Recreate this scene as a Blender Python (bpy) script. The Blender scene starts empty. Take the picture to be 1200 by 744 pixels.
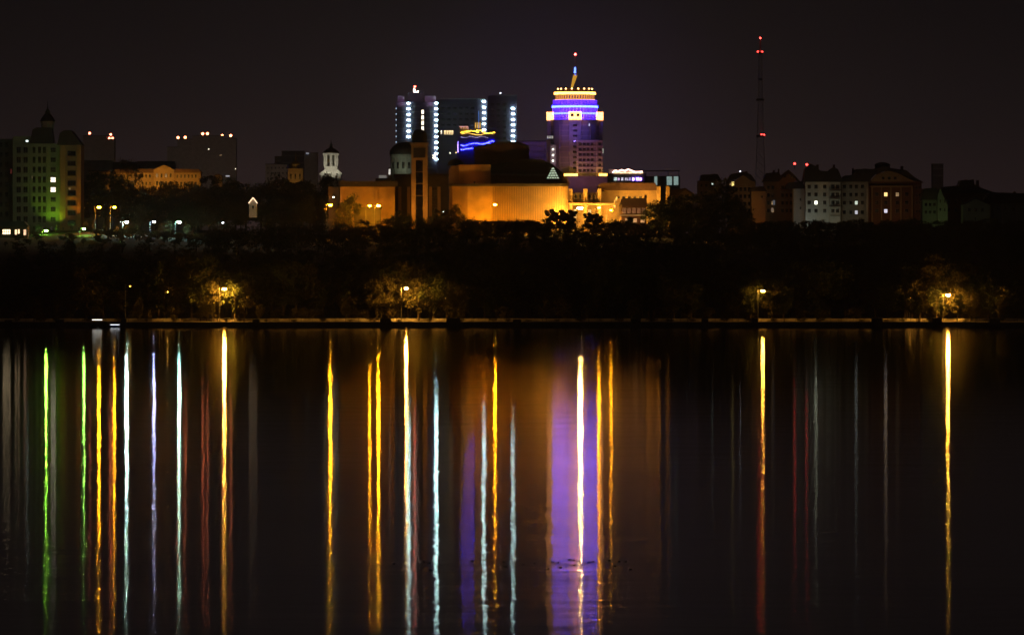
import bpy, math, random
import numpy as np
from mathutils import Vector, Matrix

# ------------------------------------------------------------------ camera
F, HY, H = 8500.0, 338.0, 10.0          # focal length in photo pixels, horizon row, eye height
sc = bpy.context.scene
cam_d = bpy.data.cameras.new('camera')
cam_d.sensor_width = 36.0
cam_d.lens = F * 36.0 / 1200.0
cam_d.clip_start = 1.0
cam_d.clip_end = 60000.0
cam = bpy.data.objects.new('camera', cam_d)
sc.collection.objects.link(cam)
cam.location = (0, 0, H)
cam.rotation_euler = (math.radians(90) - math.atan((372.0 - HY) / F), 0, 0)
sc.camera = cam

# ------------------------------------------------------------------ world: night sky with city glow
SUN_EL, SUN_AZ = math.radians(-6.0), math.radians(200.0)
world = bpy.data.worlds.new('World')
sc.world = world
world.use_nodes = True
wn, wl = world.node_tree.nodes, world.node_tree.links
wn.clear()
w_out = wn.new('ShaderNodeOutputWorld')
w_add = wn.new('ShaderNodeAddShader')
w_sky = wn.new('ShaderNodeBackground'); w_glow = wn.new('ShaderNodeBackground')
sky = wn.new('ShaderNodeTexSky'); sky.sky_type = 'NISHITA'; sky.sun_disc = False
sky.sun_elevation = math.radians(-4.0); sky.sun_rotation = math.radians(170.0)
w_sky.inputs['Strength'].default_value = 0.004
wl.new(sky.outputs[0], w_sky.inputs['Color'])
tc = wn.new('ShaderNodeTexCoord')
sep = wn.new('ShaderNodeSeparateXYZ'); wl.new(tc.outputs['Generated'], sep.inputs[0])
asn = wn.new('ShaderNodeMath'); asn.operation = 'MAXIMUM'; wl.new(sep.outputs['Z'], asn.inputs[0]); asn.inputs[1].default_value = 0.0
mp = wn.new('ShaderNodeMapRange'); wl.new(asn.outputs[0], mp.inputs['Value'])
mp.inputs['From Min'].default_value = 0.0; mp.inputs['From Max'].default_value = 0.09
rmp = wn.new('ShaderNodeValToRGB'); wl.new(mp.outputs[0], rmp.inputs['Fac'])
cr = rmp.color_ramp
cr.elements[0].position = 0.0; cr.elements[0].color = (0.0300, 0.0185, 0.0175, 1)
cr.elements[1].position = 1.0; cr.elements[1].color = (0.0040, 0.0031, 0.0033, 1)
for p_, c_ in ((0.14, (0.0225, 0.0138, 0.0140)), (0.26, (0.0140, 0.0096, 0.0099)), (0.42, (0.0078, 0.0058, 0.0060))):
    e_ = cr.elements.new(p_); e_.color = (*c_, 1)
# the glow is strongest over the city centre (straight ahead) and thins to the sides
absx = wn.new('ShaderNodeMath'); absx.operation = 'ABSOLUTE'; wl.new(sep.outputs['X'], absx.inputs[0])
mpx = wn.new('ShaderNodeMapRange'); wl.new(absx.outputs[0], mpx.inputs['Value'])
mpx.interpolation_type = 'SMOOTHSTEP'
mpx.inputs['From Min'].default_value = 0.0; mpx.inputs['From Max'].default_value = 0.075
mpx.inputs['To Min'].default_value = 1.60; mpx.inputs['To Max'].default_value = 0.98
nz = wn.new('ShaderNodeTexNoise'); nz.inputs['Scale'].default_value = 22.0; nz.inputs['Detail'].default_value = 3.0
wl.new(tc.outputs['Generated'], nz.inputs['Vector'])
mpn = wn.new('ShaderNodeMapRange'); wl.new(nz.outputs['Fac'], mpn.inputs['Value'])
mpn.inputs['To Min'].default_value = 0.88; mpn.inputs['To Max'].default_value = 1.12
mul = wn.new('ShaderNodeMath'); mul.operation = 'MULTIPLY'
wl.new(mpx.outputs[0], mul.inputs[0]); wl.new(mpn.outputs[0], mul.inputs[1])
# violet halo round the lit skyscraper, painted into the sky colour
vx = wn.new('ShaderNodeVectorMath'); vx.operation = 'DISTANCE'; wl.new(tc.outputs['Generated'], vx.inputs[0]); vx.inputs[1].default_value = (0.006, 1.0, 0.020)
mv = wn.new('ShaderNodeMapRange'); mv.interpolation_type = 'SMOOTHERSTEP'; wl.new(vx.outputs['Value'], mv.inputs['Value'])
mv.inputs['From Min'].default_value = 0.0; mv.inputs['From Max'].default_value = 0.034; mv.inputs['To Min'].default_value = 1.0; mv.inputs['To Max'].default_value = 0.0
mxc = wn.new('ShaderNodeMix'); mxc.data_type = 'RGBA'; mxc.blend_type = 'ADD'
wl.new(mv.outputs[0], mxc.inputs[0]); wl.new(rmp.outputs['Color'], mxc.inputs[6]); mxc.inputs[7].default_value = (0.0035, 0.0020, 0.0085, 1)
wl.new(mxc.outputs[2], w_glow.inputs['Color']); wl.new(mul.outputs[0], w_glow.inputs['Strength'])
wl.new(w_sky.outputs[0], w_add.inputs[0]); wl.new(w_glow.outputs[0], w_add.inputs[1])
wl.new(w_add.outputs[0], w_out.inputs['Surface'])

# ------------------------------------------------------------------ moonlight, far below daylight
sun_d = bpy.data.lights.new('moonlight', 'SUN')
sun_d.energy = 0.004; sun_d.angle = math.radians(0.5); sun_d.color = (1.0, 0.9, 0.8)
sun = bpy.data.objects.new('moonlight', sun_d); sc.collection.objects.link(sun)
sun.rotation_euler = (math.radians(50), 0, math.radians(-30))

sc.view_settings.view_transform = 'Standard'
sc.view_settings.look = 'None'
sc.view_settings.exposure = 0.0
sc.view_settings.gamma = 1.0
sc.view_settings.use_curve_mapping = False
sc.render.engine = 'CYCLES'
cy = sc.cycles
cy.use_denoising = True
cy.use_light_tree = True
cy.max_bounces = 5; cy.diffuse_bounces = 2; cy.glossy_bounces = 3
cy.transmission_bounces = 3; cy.volume_bounces = 0; cy.transparent_max_bounces = 6
cy.sample_clamp_indirect = 40.0
cy.sample_clamp_direct = 0.0
cy.caustics_reflective = True
cy.blur_glossy = 0.0

rnd = random.Random(7)
C = sc.collection

# ------------------------------------------------------------------ helpers
def PX(px, Y): return (px - 600.0) * Y / F
def PZ(py, Y): return H + (HY - py) * Y / F
def S(Y): return Y / F

def mat(name, base, rough=0.8, var=0.15, scale=0.4, emit=None, strength=0.0, metallic=0.0, bump=0.0, translucent=0.0):
    m = bpy.data.materials.new(name); m.use_nodes = True
    n, l = m.node_tree.nodes, m.node_tree.links
    b = n['Principled BSDF']
    b.inputs['Roughness'].default_value = rough
    b.inputs['Metallic'].default_value = metallic
    t = n.new('ShaderNodeTexCoord')
    no = n.new('ShaderNodeTexNoise'); no.inputs['Scale'].default_value = scale; no.inputs['Detail'].default_value = 5.0
    l.new(t.outputs['Object'], no.inputs['Vector'])
    r = n.new('ShaderNodeValToRGB'); l.new(no.outputs['Fac'], r.inputs['Fac'])
    r.color_ramp.elements[0].position = 0.3; r.color_ramp.elements[1].position = 0.7
    r.color_ramp.elements[0].color = (*[c * (1 - var) for c in base], 1)
    r.color_ramp.elements[1].color = (*[min(1, c * (1 + var)) for c in base], 1)
    l.new(r.outputs[0], b.inputs['Base Color'])
    if bump:
        bp = n.new('ShaderNodeBump'); bp.inputs['Strength'].default_value = bump; bp.inputs['Distance'].default_value = 0.1
        l.new(no.outputs['Fac'], bp.inputs['Height']); l.new(bp.outputs[0], b.inputs['Normal'])
    if emit:
        b.inputs['Emission Color'].default_value = (*emit, 1)
        b.inputs['Emission Strength'].default_value = strength
    if translucent:
        tr = n.new('ShaderNodeBsdfTranslucent'); l.new(r.outputs[0], tr.inputs['Color'])
        mx = n.new('ShaderNodeMixShader'); mx.inputs[0].default_value = translucent
        l.new(b.outputs[0], mx.inputs[1]); l.new(tr.outputs[0], mx.inputs[2])
        l.new(mx.outputs[0], n['Material Output'].inputs['Surface'])
    return m

_em = {}
def emis(color, strength, var=0.0):
    """a material that gives off light"""
    k = (tuple(color), strength)
    if k not in _em:
        m = bpy.data.materials.new('glow'); m.use_nodes = True
        n, l = m.node_tree.nodes, m.node_tree.links
        n.clear()
        o = n.new('ShaderNodeOutputMaterial'); e = n.new('ShaderNodeEmission')
        e.inputs['Color'].default_value = (*color, 1)
        if var:
            t = n.new('ShaderNodeTexCoord'); no = n.new('ShaderNodeTexNoise'); no.inputs['Scale'].default_value = 1.2
            l.new(t.outputs['Object'], no.inputs['Vector'])
            mr = n.new('ShaderNodeMapRange'); l.new(no.outputs['Fac'], mr.inputs['Value'])
            mr.inputs['From Min'].default_value = 0.35; mr.inputs['From Max'].default_value = 0.65
            mr.inputs['To Min'].default_value = strength * (1 - var); mr.inputs['To Max'].default_value = strength * (1 + var)
            l.new(mr.outputs[0], e.inputs['Strength'])
        else:
            e.inputs['Strength'].default_value = strength
        l.new(e.outputs[0], o.inputs['Surface'])
        _em[k] = m
    return _em[k]

class MB:
    """collects shapes in world coordinates, links them as one mesh"""
    def __init__(s): s.v = []; s.f = []; s.mi = []; s.m = 0
    def face(s, pts):
        b = len(s.v); s.v += [tuple(p) for p in pts]; s.f.append(tuple(range(b, b + len(pts)))); s.mi.append(s.m)
    def box(s, x0, x1, y0, y1, z0, z1):
        b = len(s.v)
        s.v += [(x0,y0,z0),(x1,y0,z0),(x1,y1,z0),(x0,y1,z0),(x0,y0,z1),(x1,y0,z1),(x1,y1,z1),(x0,y1,z1)]
        for q in ((0,3,2,1),(4,5,6,7),(0,1,5,4),(1,2,6,5),(2,3,7,6),(3,0,4,7)):
            s.f.append(tuple(b + i for i in q)); s.mi.append(s.m)
        return s
    def pbox(s, px0, px1, pt, pb, Y, D):
        """a box whose front face covers these photo pixels at depth Y, D metres deep"""
        return s.box(PX(px0, Y), PX(px1, Y), Y, Y + D, PZ(pb, Y), PZ(pt, Y))
    def gbox(s, px0, px1, pt, Y, D, zb=None):
        return s.box(PX(px0, Y), PX(px1, Y), Y, Y + D, (ground(PX((px0+px1)/2, Y), Y) - 1.5) if zb is None else zb, PZ(pt, Y))
    def prism(s, pts, y0, y1):
        """an outline of (x, z) points pushed from y0 to y1"""
        n = len(pts); b = len(s.v)
        s.v += [(x, y0, z) for x, z in pts] + [(x, y1, z) for x, z in pts]
        s.f.append(tuple(b + i for i in range(n))); s.mi.append(s.m)
        s.f.append(tuple(b + n + i for i in reversed(range(n)))); s.mi.append(s.m)
        for i in range(n):
            j = (i + 1) % n
            s.f.append((b + j, b + i, b + n + i, b + n + j)); s.mi.append(s.m)
        return s
    def pprism(s, pts, Y, D):
        return s.prism([(PX(x, Y), PZ(y, Y)) for x, y in pts], Y, Y + D)
    def plan(s, pts, z0, z1):
        """a floor plan of (x, y) points raised from z0 to z1"""
        n = len(pts); b = len(s.v)
        s.v += [(x, y, z0) for x, y in pts] + [(x, y, z1) for x, y in pts]
        s.f.append(tuple(b + i for i in reversed(range(n)))); s.mi.append(s.m)
        s.f.append(tuple(b + n + i for i in range(n))); s.mi.append(s.m)
        for i in range(n):
            j = (i + 1) % n
            s.f.append((b + i, b + j, b + n + j, b + n + i)); s.mi.append(s.m)
        return s
    def lathe(s, prof, cx, cy, seg=20, a0=0.0, a1=2*math.pi):
        n = len(prof); b = len(s.v)
        full = abs(a1 - a0 - 2*math.pi) < 1e-6
        k = seg if full else seg + 1
        for i in range(k):
            a = a0 + (a1 - a0) * i / seg
            s.v += [(cx + r*math.cos(a), cy + r*math.sin(a), z) for r, z in prof]
        for i in range(seg):
            j = (i + 1) % k
            for q in range(n - 1):
                s.f.append((b+i*n+q, b+j*n+q, b+j*n+q+1, b+i*n+q+1)); s.mi.append(s.m)
        return s
    def tube(s, p, q, r0, r1=None, seg=6):
        r1 = r0 if r1 is None else r1
        p, q = Vector(p), Vector(q); d = (q - p).normalized()
        u = d.orthogonal().normalized(); w = d.cross(u); b = len(s.v)
        for c, r in ((p, r0), (q, r1)):
            for i in range(seg):
                a = 2*math.pi*i/seg
                s.v.append(tuple(c + (u*math.cos(a) + w*math.sin(a)) * r))
        for i in range(seg):
            j = (i+1) % seg
            s.f.append((b+i, b+j, b+seg+j, b+seg+i)); s.mi.append(s.m)
        s.f.append(tuple(b+i for i in reversed(range(seg)))); s.mi.append(s.m)
        s.f.append(tuple(b+seg+i for i in range(seg))); s.mi.append(s.m)
        return s
    def ball(s, c, r, sz=1.0, seg=10, rings=6):
        prof = [(r*math.sin(math.pi*i/rings) + 1e-4, c[2] - sz*r*math.cos(math.pi*i/rings)) for i in range(rings+1)]
        return s.lathe(prof, c[0], c[1], seg)
    def build(s, name, mats, parent=None, smooth=False, at=None):
        o = obj_from(name, s.v, s.f, mats, parent, at, s.mi, smooth)
        return o

def world_loc(o):
    p = Vector((0, 0, 0))
    while o is not None:
        p += o.location; o = o.parent
    return p

def obj_from(name, v, f, mats, parent=None, at=None, mi=None, smooth=False):
    me = bpy.data.meshes.new(name)
    base = world_loc(parent) if parent is not None else Vector((0, 0, 0))
    loc = Vector(at) if at is not None else base
    v = [(x - loc.x, y - loc.y, z - loc.z) for x, y, z in v]
    me.from_pydata(v, [], f)
    for m in (mats if isinstance(mats, (list, tuple)) else [mats]): me.materials.append(m)
    if mi and any(mi): me.polygons.foreach_set('material_index', mi)
    if smooth: me.polygons.foreach_set('use_smooth', [True] * len(f))
    me.update()
    o = bpy.data.objects.new(name, me); C.objects.link(o)
    if parent is not None: o.parent = parent
    o.location = loc - base
    return o

def tag(o, label=None, cat=None, group=None, kind=None):
    if label: o['label'] = label
    if cat: o['category'] = cat
    if group: o['group'] = group
    if kind: o['kind'] = kind
    return o

def thing(name, px, Y, label, cat, group=None, z=None):
    x = PX(px, Y)
    o = bpy.data.objects.new(name, None); C.objects.link(o)
    o.location = (x, Y, ground(x, Y) if z is None else z)
    o.empty_display_size = 1.0
    return tag(o, label, cat, group)

def copy_tree(o, parent=None):
    c = o.copy(); C.objects.link(c); c.parent = parent
    for ch in list(o.children): copy_tree(ch, c)
    return c

def ground(x, y):
    P_ = ((1885, 1.2), (1925, 1.25), (1960, 2.6), (2100, 10.0), (2250, 20.5), (2400, 27.0), (2500, 29.0), (3000, 33.0), (6000, 38.0), (20000, 40.0))
    z = P_[-1][1]
    for (a, za), (b, zb) in zip(P_, P_[1:]):
        if y <= b:
            t = max(0.0, (y - a) / (b - a)); z = za + (zb - za) * t; break
    k = min(1.0, max(0.0, (y - 1960) / 150.0))
    return z + k * (0.9 * math.sin(x * 0.045 + 1.3) + 0.6 * math.sin(x * 0.11 + y * 0.02))

# windows: a frame with bars and a pane, one shared mesh per size and kind
_wm = {}
def window_mesh(w, h, frame_m, pane_m, cols=2, rows=1):
    k = (round(w, 2), round(h, 2), frame_m.name, pane_m.name, cols, rows)
    if k in _wm: return _wm[k]
    b = MB(); t = max(0.07, 0.07 * w)
    b.m = 0
    b.box(-w/2, w/2, -0.12, 0.02, -h/2, -h/2 + t); b.box(-w/2, w/2, -0.12, 0.02, h/2 - t, h/2)
    b.box(-w/2, -w/2 + t, -0.12, 0.02, -h/2 + t, h/2 - t); b.box(w/2 - t, w/2, -0.12, 0.02, -h/2 + t, h/2 - t)
    for i in range(1, cols): x = -w/2 + w*i/cols; b.box(x - t/3, x + t/3, -0.09, 0.02, -h/2 + t, h/2 - t)
    for i in range(1, rows): z = -h/2 + h*i/rows; b.box(-w/2 + t, w/2 - t, -0.08, 0.02, z - t/3, z + t/3)
    b.m = 1
    b.face([(-w/2 + t, -0.05, -h/2 + t), (w/2 - t, -0.05, -h/2 + t), (w/2 - t, -0.05, h/2 - t), (-w/2 + t, -0.05, h/2 - t)])
    me = bpy.data.meshes.new('window')
    me.from_pydata(b.v, [], b.f); me.materials.append(frame_m); me.materials.append(pane_m)
    me.polygons.foreach_set('material_index', b.mi); me.update()
    _wm[k] = me
    return me

def window(parent, px, py, Y, wp, hp, pane, frame=None, cols=2, rows=1, name='window', dy=-0.03, rot=0.0):
    """one window as a part, centred on a photo pixel on the wall face at depth Y"""
    s = S(Y)
    o = bpy.data.objects.new(name, window_mesh(wp*s, hp*s, frame or M['frame'], pane, cols, rows)); C.objects.link(o)
    o.parent = parent
    o.location = Vector((PX(px, Y), Y + dy, PZ(py, Y))) - world_loc(parent)
    if rot: o.rotation_euler = (0, 0, rot)
    return o

def window_grid(parent, xs, ys, Y, wp, hp, pane, frame=None, lit=None, **kw):
    lit = lit or {}
    for j, y in enumerate(ys):
        for i, x in enumerate(xs):
            window(parent, x, y, Y, wp, hp, lit.get((i, j), pane), frame, **kw)

def spot(parent, pos, aim, color, power, angle=100, blend=0.7, radius=0.3):
    d = bpy.data.lights.new('flood_beam', 'SPOT'); d.energy = power; d.color = color
    d.spot_size = math.radians(angle); d.spot_blend = blend; d.shadow_soft_size = radius
    o = bpy.data.objects.new('flood_beam', d); C.objects.link(o)
    o.parent = parent
    o.location = Vector(pos) - world_loc(parent)
    o.rotation_euler = (Vector(aim) - Vector(pos)).to_track_quat('-Z', 'Y').to_euler()
    return o

def floodlight(px, py, Y, aim_px, aim_py, aim_Y, color, power, label, angle=100, group='floodlights lighting the facades', blend=0.7):
    """a floodlight on a short stand, aimed at a facade"""
    x = PX(px, Y); g = ground(x, Y); z = max(PZ(py, Y), g + 0.7)
    g = min(g, z - 0.6)
    t = thing('floodlight', px, Y, label, 'floodlight', group, z=g)
    MB().tube((x, Y, g - 0.3), (x, Y, z - 0.3), 0.09).build('stand', M['dark_metal'], t)
    a = (Vector((PX(aim_px, aim_Y), aim_Y, PZ(aim_py, aim_Y))) - Vector((x, Y, z))).normalized()
    c = Vector((x, Y, z))
    b = MB(); b.tube(c - a*0.45, c + a*0.05, 0.16, 0.34, 8); b.build('housing', M['dark_metal'], t)
    spot(t, c + a*0.15, c + a*10, color, power, angle, blend)
    return t

# ------------------------------------------------------------------ materials
M = {}
M['frame'] = mat('window_frame_paint', (0.30, 0.29, 0.27), 0.6)
M['frame_dark'] = mat('dark_window_frame', (0.06, 0.06, 0.06), 0.5)
M['glass'] = mat('dark_window_glass', (0.012, 0.013, 0.015), 0.12, var=0.3)
M['dark_metal'] = mat('dark_painted_metal', (0.05, 0.05, 0.05), 0.5)
M['grey_metal'] = mat('galvanised_metal', (0.30, 0.30, 0.30), 0.45, metallic=0.6)
M['plaster'] = mat('pale_plaster', (0.42, 0.40, 0.35), 0.9, scale=0.25, bump=0.2)
M['plaster_green'] = mat('greenish_plaster', (0.30, 0.33, 0.27), 0.9, scale=0.2)
M['plaster_warm'] = mat('warm_ochre_plaster', (0.42, 0.30, 0.17), 0.9, scale=0.2)
M['brick'] = mat('red_brown_brick', (0.20, 0.10, 0.06), 0.9, scale=0.8)
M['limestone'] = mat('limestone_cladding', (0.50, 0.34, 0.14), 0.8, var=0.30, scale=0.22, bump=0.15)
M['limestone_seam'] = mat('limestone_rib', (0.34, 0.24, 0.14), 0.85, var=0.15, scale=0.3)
M['roof_dark'] = mat('dark_sheet_roof', (0.05, 0.045, 0.045), 0.6, var=0.3, scale=0.5)
M['roof_brown'] = mat('brown_tile_roof', (0.13, 0.07, 0.045), 0.85, var=0.3, scale=0.8)
M['concrete'] = mat('grey_concrete', (0.22, 0.21, 0.20), 0.9, var=0.25, scale=0.5)
M['concrete_dark'] = mat('weathered_dark_concrete', (0.09, 0.085, 0.08), 0.95, var=0.35, scale=0.4, bump=0.4)
M['tower_wall'] = mat('tower_cladding', (0.30, 0.28, 0.33), 0.5, var=0.12, scale=0.1)
M['tower_band'] = mat('tower_floor_band', (0.48, 0.42, 0.46), 0.6, var=0.1, scale=0.2)
M['blue_glass_wall'] = mat('blue_grey_glass_wall', (0.055, 0.045, 0.075), 0.3, var=0.25, scale=0.12)
M['white_paint'] = mat('white_paint', (0.72, 0.70, 0.66), 0.6, var=0.08, scale=0.5)
M['asphalt'] = mat('asphalt', (0.055, 0.053, 0.05), 0.85, var=0.25, scale=0.3)
M['paving'] = mat('pale_paving', (0.30, 0.27, 0.23), 0.8, var=0.2, scale=0.6)
M['soil'] = mat('dark_hillside_soil', (0.055, 0.045, 0.030), 1.0, var=0.4, scale=0.08, bump=0.5)
M['bark'] = mat('bark', (0.10, 0.075, 0.05), 0.95, var=0.35, scale=2.0)
M['leaf_a'] = mat('leaf_green', (0.090, 0.110, 0.035), 0.7, var=0.45, scale=0.7, translucent=0.35)
M['leaf_b'] = mat('leaf_olive', (0.120, 0.105, 0.038), 0.7, var=0.45, scale=0.9, translucent=0.35)
M['leaf_c'] = mat('leaf_dark', (0.045, 0.065, 0.025), 0.7, var=0.45, scale=0.6, translucent=0.3)
M['leaf_hedge'] = mat('clipped_leaf', (0.035, 0.055, 0.022), 0.7, var=0.4, scale=0.6, translucent=0.05)
M['gold'] = mat('gilded_cap', (0.55, 0.38, 0.12), 0.35, metallic=0.8)

SODIUM = (1.0, 0.335, 0.006)
SODIUM_PALE = (1.0, 0.44, 0.05)
TEAL = (0.62, 0.93, 0.90)
WARM_WINDOW = emis((1.0, 0.62, 0.25), 2.6, 0.3)
PALE_WINDOW = emis((1.0, 0.85, 0.62), 3.0, 0.3)
DIM_WINDOW = emis((1.0, 0.62, 0.30), 0.35, 0.4)
COOL_WINDOW = emis((0.75, 0.95, 0.85), 1.1, 0.3)

# ------------------------------------------------------------------ the setting: lake, embankment, hillside
wm = bpy.data.materials.new('lake_surface'); wm.use_nodes = True
n, l = wm.node_tree.nodes, wm.node_tree.links
n.remove(n['Principled BSDF'])
body = n.new('ShaderNodeBsdfDiffuse'); body.inputs['Color'].default_value = (0.004, 0.006, 0.006, 1)
b = n.new('ShaderNodeBsdfAnisotropic'); b.distribution = 'BECKMANN'
b.inputs['Color'].default_value = (1, 1, 1, 1)
b.inputs['Anisotropy'].default_value = 0.68        # wave crests lie along the shore: slopes are steeper towards the viewer
tg = n.new('ShaderNodeCombineXYZ'); tg.inputs['X'].default_value = 1.0; l.new(tg.outputs[0], b.inputs['Tangent'])
fres = n.new('ShaderNodeFresnel'); fres.inputs['IOR'].default_value = 1.333
wmix = n.new('ShaderNodeMixShader'); l.new(fres.outputs[0], wmix.inputs[0]); l.new(body.outputs[0], wmix.inputs[1]); l.new(b.outputs[0], wmix.inputs[2])
l.new(wmix.outputs[0], n['Material Output'].inputs['Surface'])
t = n.new('ShaderNodeTexCoord')
def wave(sx, sy, detail, dist, prev=None, w=0.0):
    mpg = n.new('ShaderNodeMapping'); mpg.inputs['Scale'].default_value = (sx, sy, 1.0); mpg.inputs['Location'].default_value = (w, w * 1.7, 0)
    l.new(t.outputs['Object'], mpg.inputs['Vector'])
    no = n.new('ShaderNodeTexNoise'); no.inputs['Scale'].default_value = 1.0; no.inputs['Detail'].default_value = detail; no.inputs['Roughness'].default_value = 0.36
    l.new(mpg.outputs[0], no.inputs['Vector'])
    bp = n.new('ShaderNodeBump'); bp.inputs['Strength'].default_value = 1.0; bp.inputs['Distance'].default_value = dist
    l.new(no.outputs['Fac'], bp.inputs['Height'])
    if prev is not None: l.new(prev.outputs[0], bp.inputs['Normal'])
    return bp
w1 = wave(0.05, 0.08, 5.0, 0.034)                 # wavelets, seen in the streaks
w4 = wave(0.03, 0.33, 3.0, 0.008, w1, 5.0)
w2 = wave(0.80, 0.36, 3.0, 0.0085, w4, 3.0)          # fine ripples
l.new(w2.outputs[0], b.inputs['Normal'])
# wind-ruffled and calm patches vary the gloss a little
mpg = n.new('ShaderNodeMapping'); mpg.inputs['Scale'].default_value = (0.006, 0.02, 1.0); l.new(t.outputs['Object'], mpg.inputs['Vector'])
no = n.new('ShaderNodeTexNoise'); no.inputs['Scale'].default_value = 1.0; no.inputs['Detail'].default_value = 4.0; l.new(mpg.outputs[0], no.inputs['Vector'])
mr = n.new('ShaderNodeMapRange'); l.new(no.outputs['Fac'], mr.inputs['Value'])
mr.inputs['From Min'].default_value = 0.3; mr.inputs['From Max'].default_value = 0.7
mr.inputs['To Min'].default_value = 0.92; mr.inputs['To Max'].default_value = 1.10
# the lee of the wooded shore is calm; the open water towards this bank is more ruffled
sy_ = n.new('ShaderNodeSeparateXYZ'); l.new(t.outputs['Object'], sy_.inputs[0])
my = n.new('ShaderNodeMapRange'); my.interpolation_type = 'SMOOTHSTEP'; l.new(sy_.outputs['Y'], my.inputs['Value'])
my.inputs['From Min'].default_value = 180; my.inputs['From Max'].default_value = 900
my.inputs['To Min'].default_value = 0.055; my.inputs['To Max'].default_value = 0.036
mm = n.new('ShaderNodeMath'); mm.operation = 'MULTIPLY'; l.new(mr.outputs[0], mm.inputs[0]); l.new(my.outputs[0], mm.inputs[1])
l.new(mm.outputs[0], b.inputs['Roughness'])
g2 = n.new('ShaderNodeBsdfAnisotropic'); g2.distribution = 'GGX'; g2.inputs['Anisotropy'].default_value = 0.68
g2.inputs['Color'].default_value = (1, 1, 1, 1)
l.new(tg.outputs[0], g2.inputs['Tangent']); l.new(w2.outputs[0], g2.inputs['Normal']); l.new(mm.outputs[0], g2.inputs['Roughness'])
two = n.new('ShaderNodeMixShader'); two.inputs[0].default_value = 0.12
l.new(b.outputs[0], two.inputs[1]); l.new(g2.outputs[0], two.inputs[2]); l.new(two.outputs[0], wmix.inputs[2])
mb = MB(); mb.face([(-2600, -300, 0), (2600, -300, 0), (2600, 1892, 0), (-2600, 1892, 0)])
tag(mb.build('lake_water', wm), 'dark rippled lake reflecting the city lights', kind='structure')

ys = [1891 + i * 9 for i in range(9)] + [1975 + i * 25 for i in range(24)] + [2600, 2800, 3100, 3500, 4000, 5000, 5800, 6500]
xs = [-6000, -3500, -2000, -1200, -800] + [-600 + i * 20 for i in range(61)] + [800, 1200, 2000, 3500, 6000]
v = [(x, y, ground(x, y) - (0.0 if y > 1930 else 0.05)) for y in ys for x in xs]
nx = len(xs)
f = [(j*nx+i, j*nx+i+1, (j+1)*nx+i+1, (j+1)*nx+i) for j in range(len(ys)-1) for i in range(nx-1)]
tag(obj_from('hillside_ground', v, f, M['soil'], smooth=True), 'dark wooded hillside rising from the lake to the city', kind='structure')
tag(MB().box(-2600, 2600, 1889, 1891.5, -2, 1.2).build('embankment_wall', M['concrete_dark']), 'low dark concrete embankment at the water edge', 'wall')
tag(MB().box(-2600, 2600, 1891.5, 1908, 0.2, 1.27).build('promenade_pavement', M['paving']), 'paved promenade on top of the embankment', kind='structure')
tag(MB().box(-2600, 2600, 1908, 1908.4, 0.2, 1.40).build('kerb', M['concrete']), 'kerb between promenade and road', kind='structure')
rd = MB().box(-2600, 2600, 1908.4, 1920, 0.2, 1.25).build('shore_road', M['asphalt'])
tag(rd, 'shore road behind the promenade', kind='structure')
mk = MB()
for i in range(-40, 41): mk.box(i*8 - 1.5, i*8 + 1.5, 1914.1, 1914.25, 1.254, 1.258)
mk.build('road_markings', M['white_paint'], rd)
tag(MB().box(-2600, 2600, 1920.4, 1920.8, 0.5, 2.05).build('retaining_wall', mat('whitewashed_wall', (0.62, 0.57, 0.48), 0.9, var=0.55, scale=0.35)), 'long low pale retaining wall lit by the shore lamps', 'wall')
# ------------------------------------------------------------------ the theatre with the ribbed amber wall
t = thing('theatre', 600, 2445, 'large amber floodlit theatre with curved ribbed limestone wall and dark stepped roofs', 'theatre')
Y0 = 2440.0; s0 = S(Y0)
def arc(pts):  # plan outline (px, depth) to (x, y)
    return [(PX(px, Y0), y) for px, y in pts]
outline = [(526, 2450), (530, 2443), (548, 2440.5), (566, 2440)]
for i in range(1, 9): outline.append((566 + (640 - 566) * i / 8, 2440 - 2.2 * math.sin(math.pi * i / 8) * 0.6))
for i in range(1, 9):
    a = -math.pi/2 + math.pi * 0.5 * i / 8
    outline.append((652 + 14 * math.cos(a), 2440 + 4.6 + 4.6 * math.sin(a)))
outline += [(666, 2490), (526, 2490)]
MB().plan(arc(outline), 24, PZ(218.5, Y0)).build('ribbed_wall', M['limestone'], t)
# ribs stand proud of the curved face
fr = [(x, y) for x, y in outline if y < 2460]
rb = MB()
def face_y(px):
    for (a, ya), (b2, yb) in zip(fr, fr[1:]):
        if a <= px <= b2 and b2 > a: return ya + (yb - ya) * (px - a) / (b2 - a)
    return 2450
for i in range(30):
    px = 578 + i * 2.75
    if px > 661: break
    y = face_y(px); x = PX(px, Y0)
    rb.box(x - 0.13, x + 0.13, y - 0.32, y + 0.2, 25, PZ(219.5, Y0))
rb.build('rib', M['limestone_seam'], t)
cop = [(px + (0.6 if px > 600 else -0.6), y - 0.5) for px, y in outline]
MB().plan(arc(cop), PZ(218.5, Y0), PZ(215.5, Y0)).build('parapet', M['roof_dark'], t)
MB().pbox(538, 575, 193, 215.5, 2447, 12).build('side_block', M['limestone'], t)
MB().pprism([(526, 216), (526, 198), (530, 195), (538, 193.5), (538, 216)], 2449, 10).build('stair_tower', M['limestone_seam'], t)
MB().lathe([(0.01, PZ(185.5, 2452)), (1.3, PZ(187, 2452)), (2.6, PZ(190.5, 2452)), (2.9, PZ(194, 2452))], PX(534, 2452), 2454, 14).build('stair_dome', M['roof_dark'], t, smooth=True)
MB().pprism([(557, 194), (555, 176), (559, 173), (583, 168), (606, 168), (618, 172), (620, 180), (620, 194)], 2462, 18).build('fly_tower', M['brick'], t)
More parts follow.
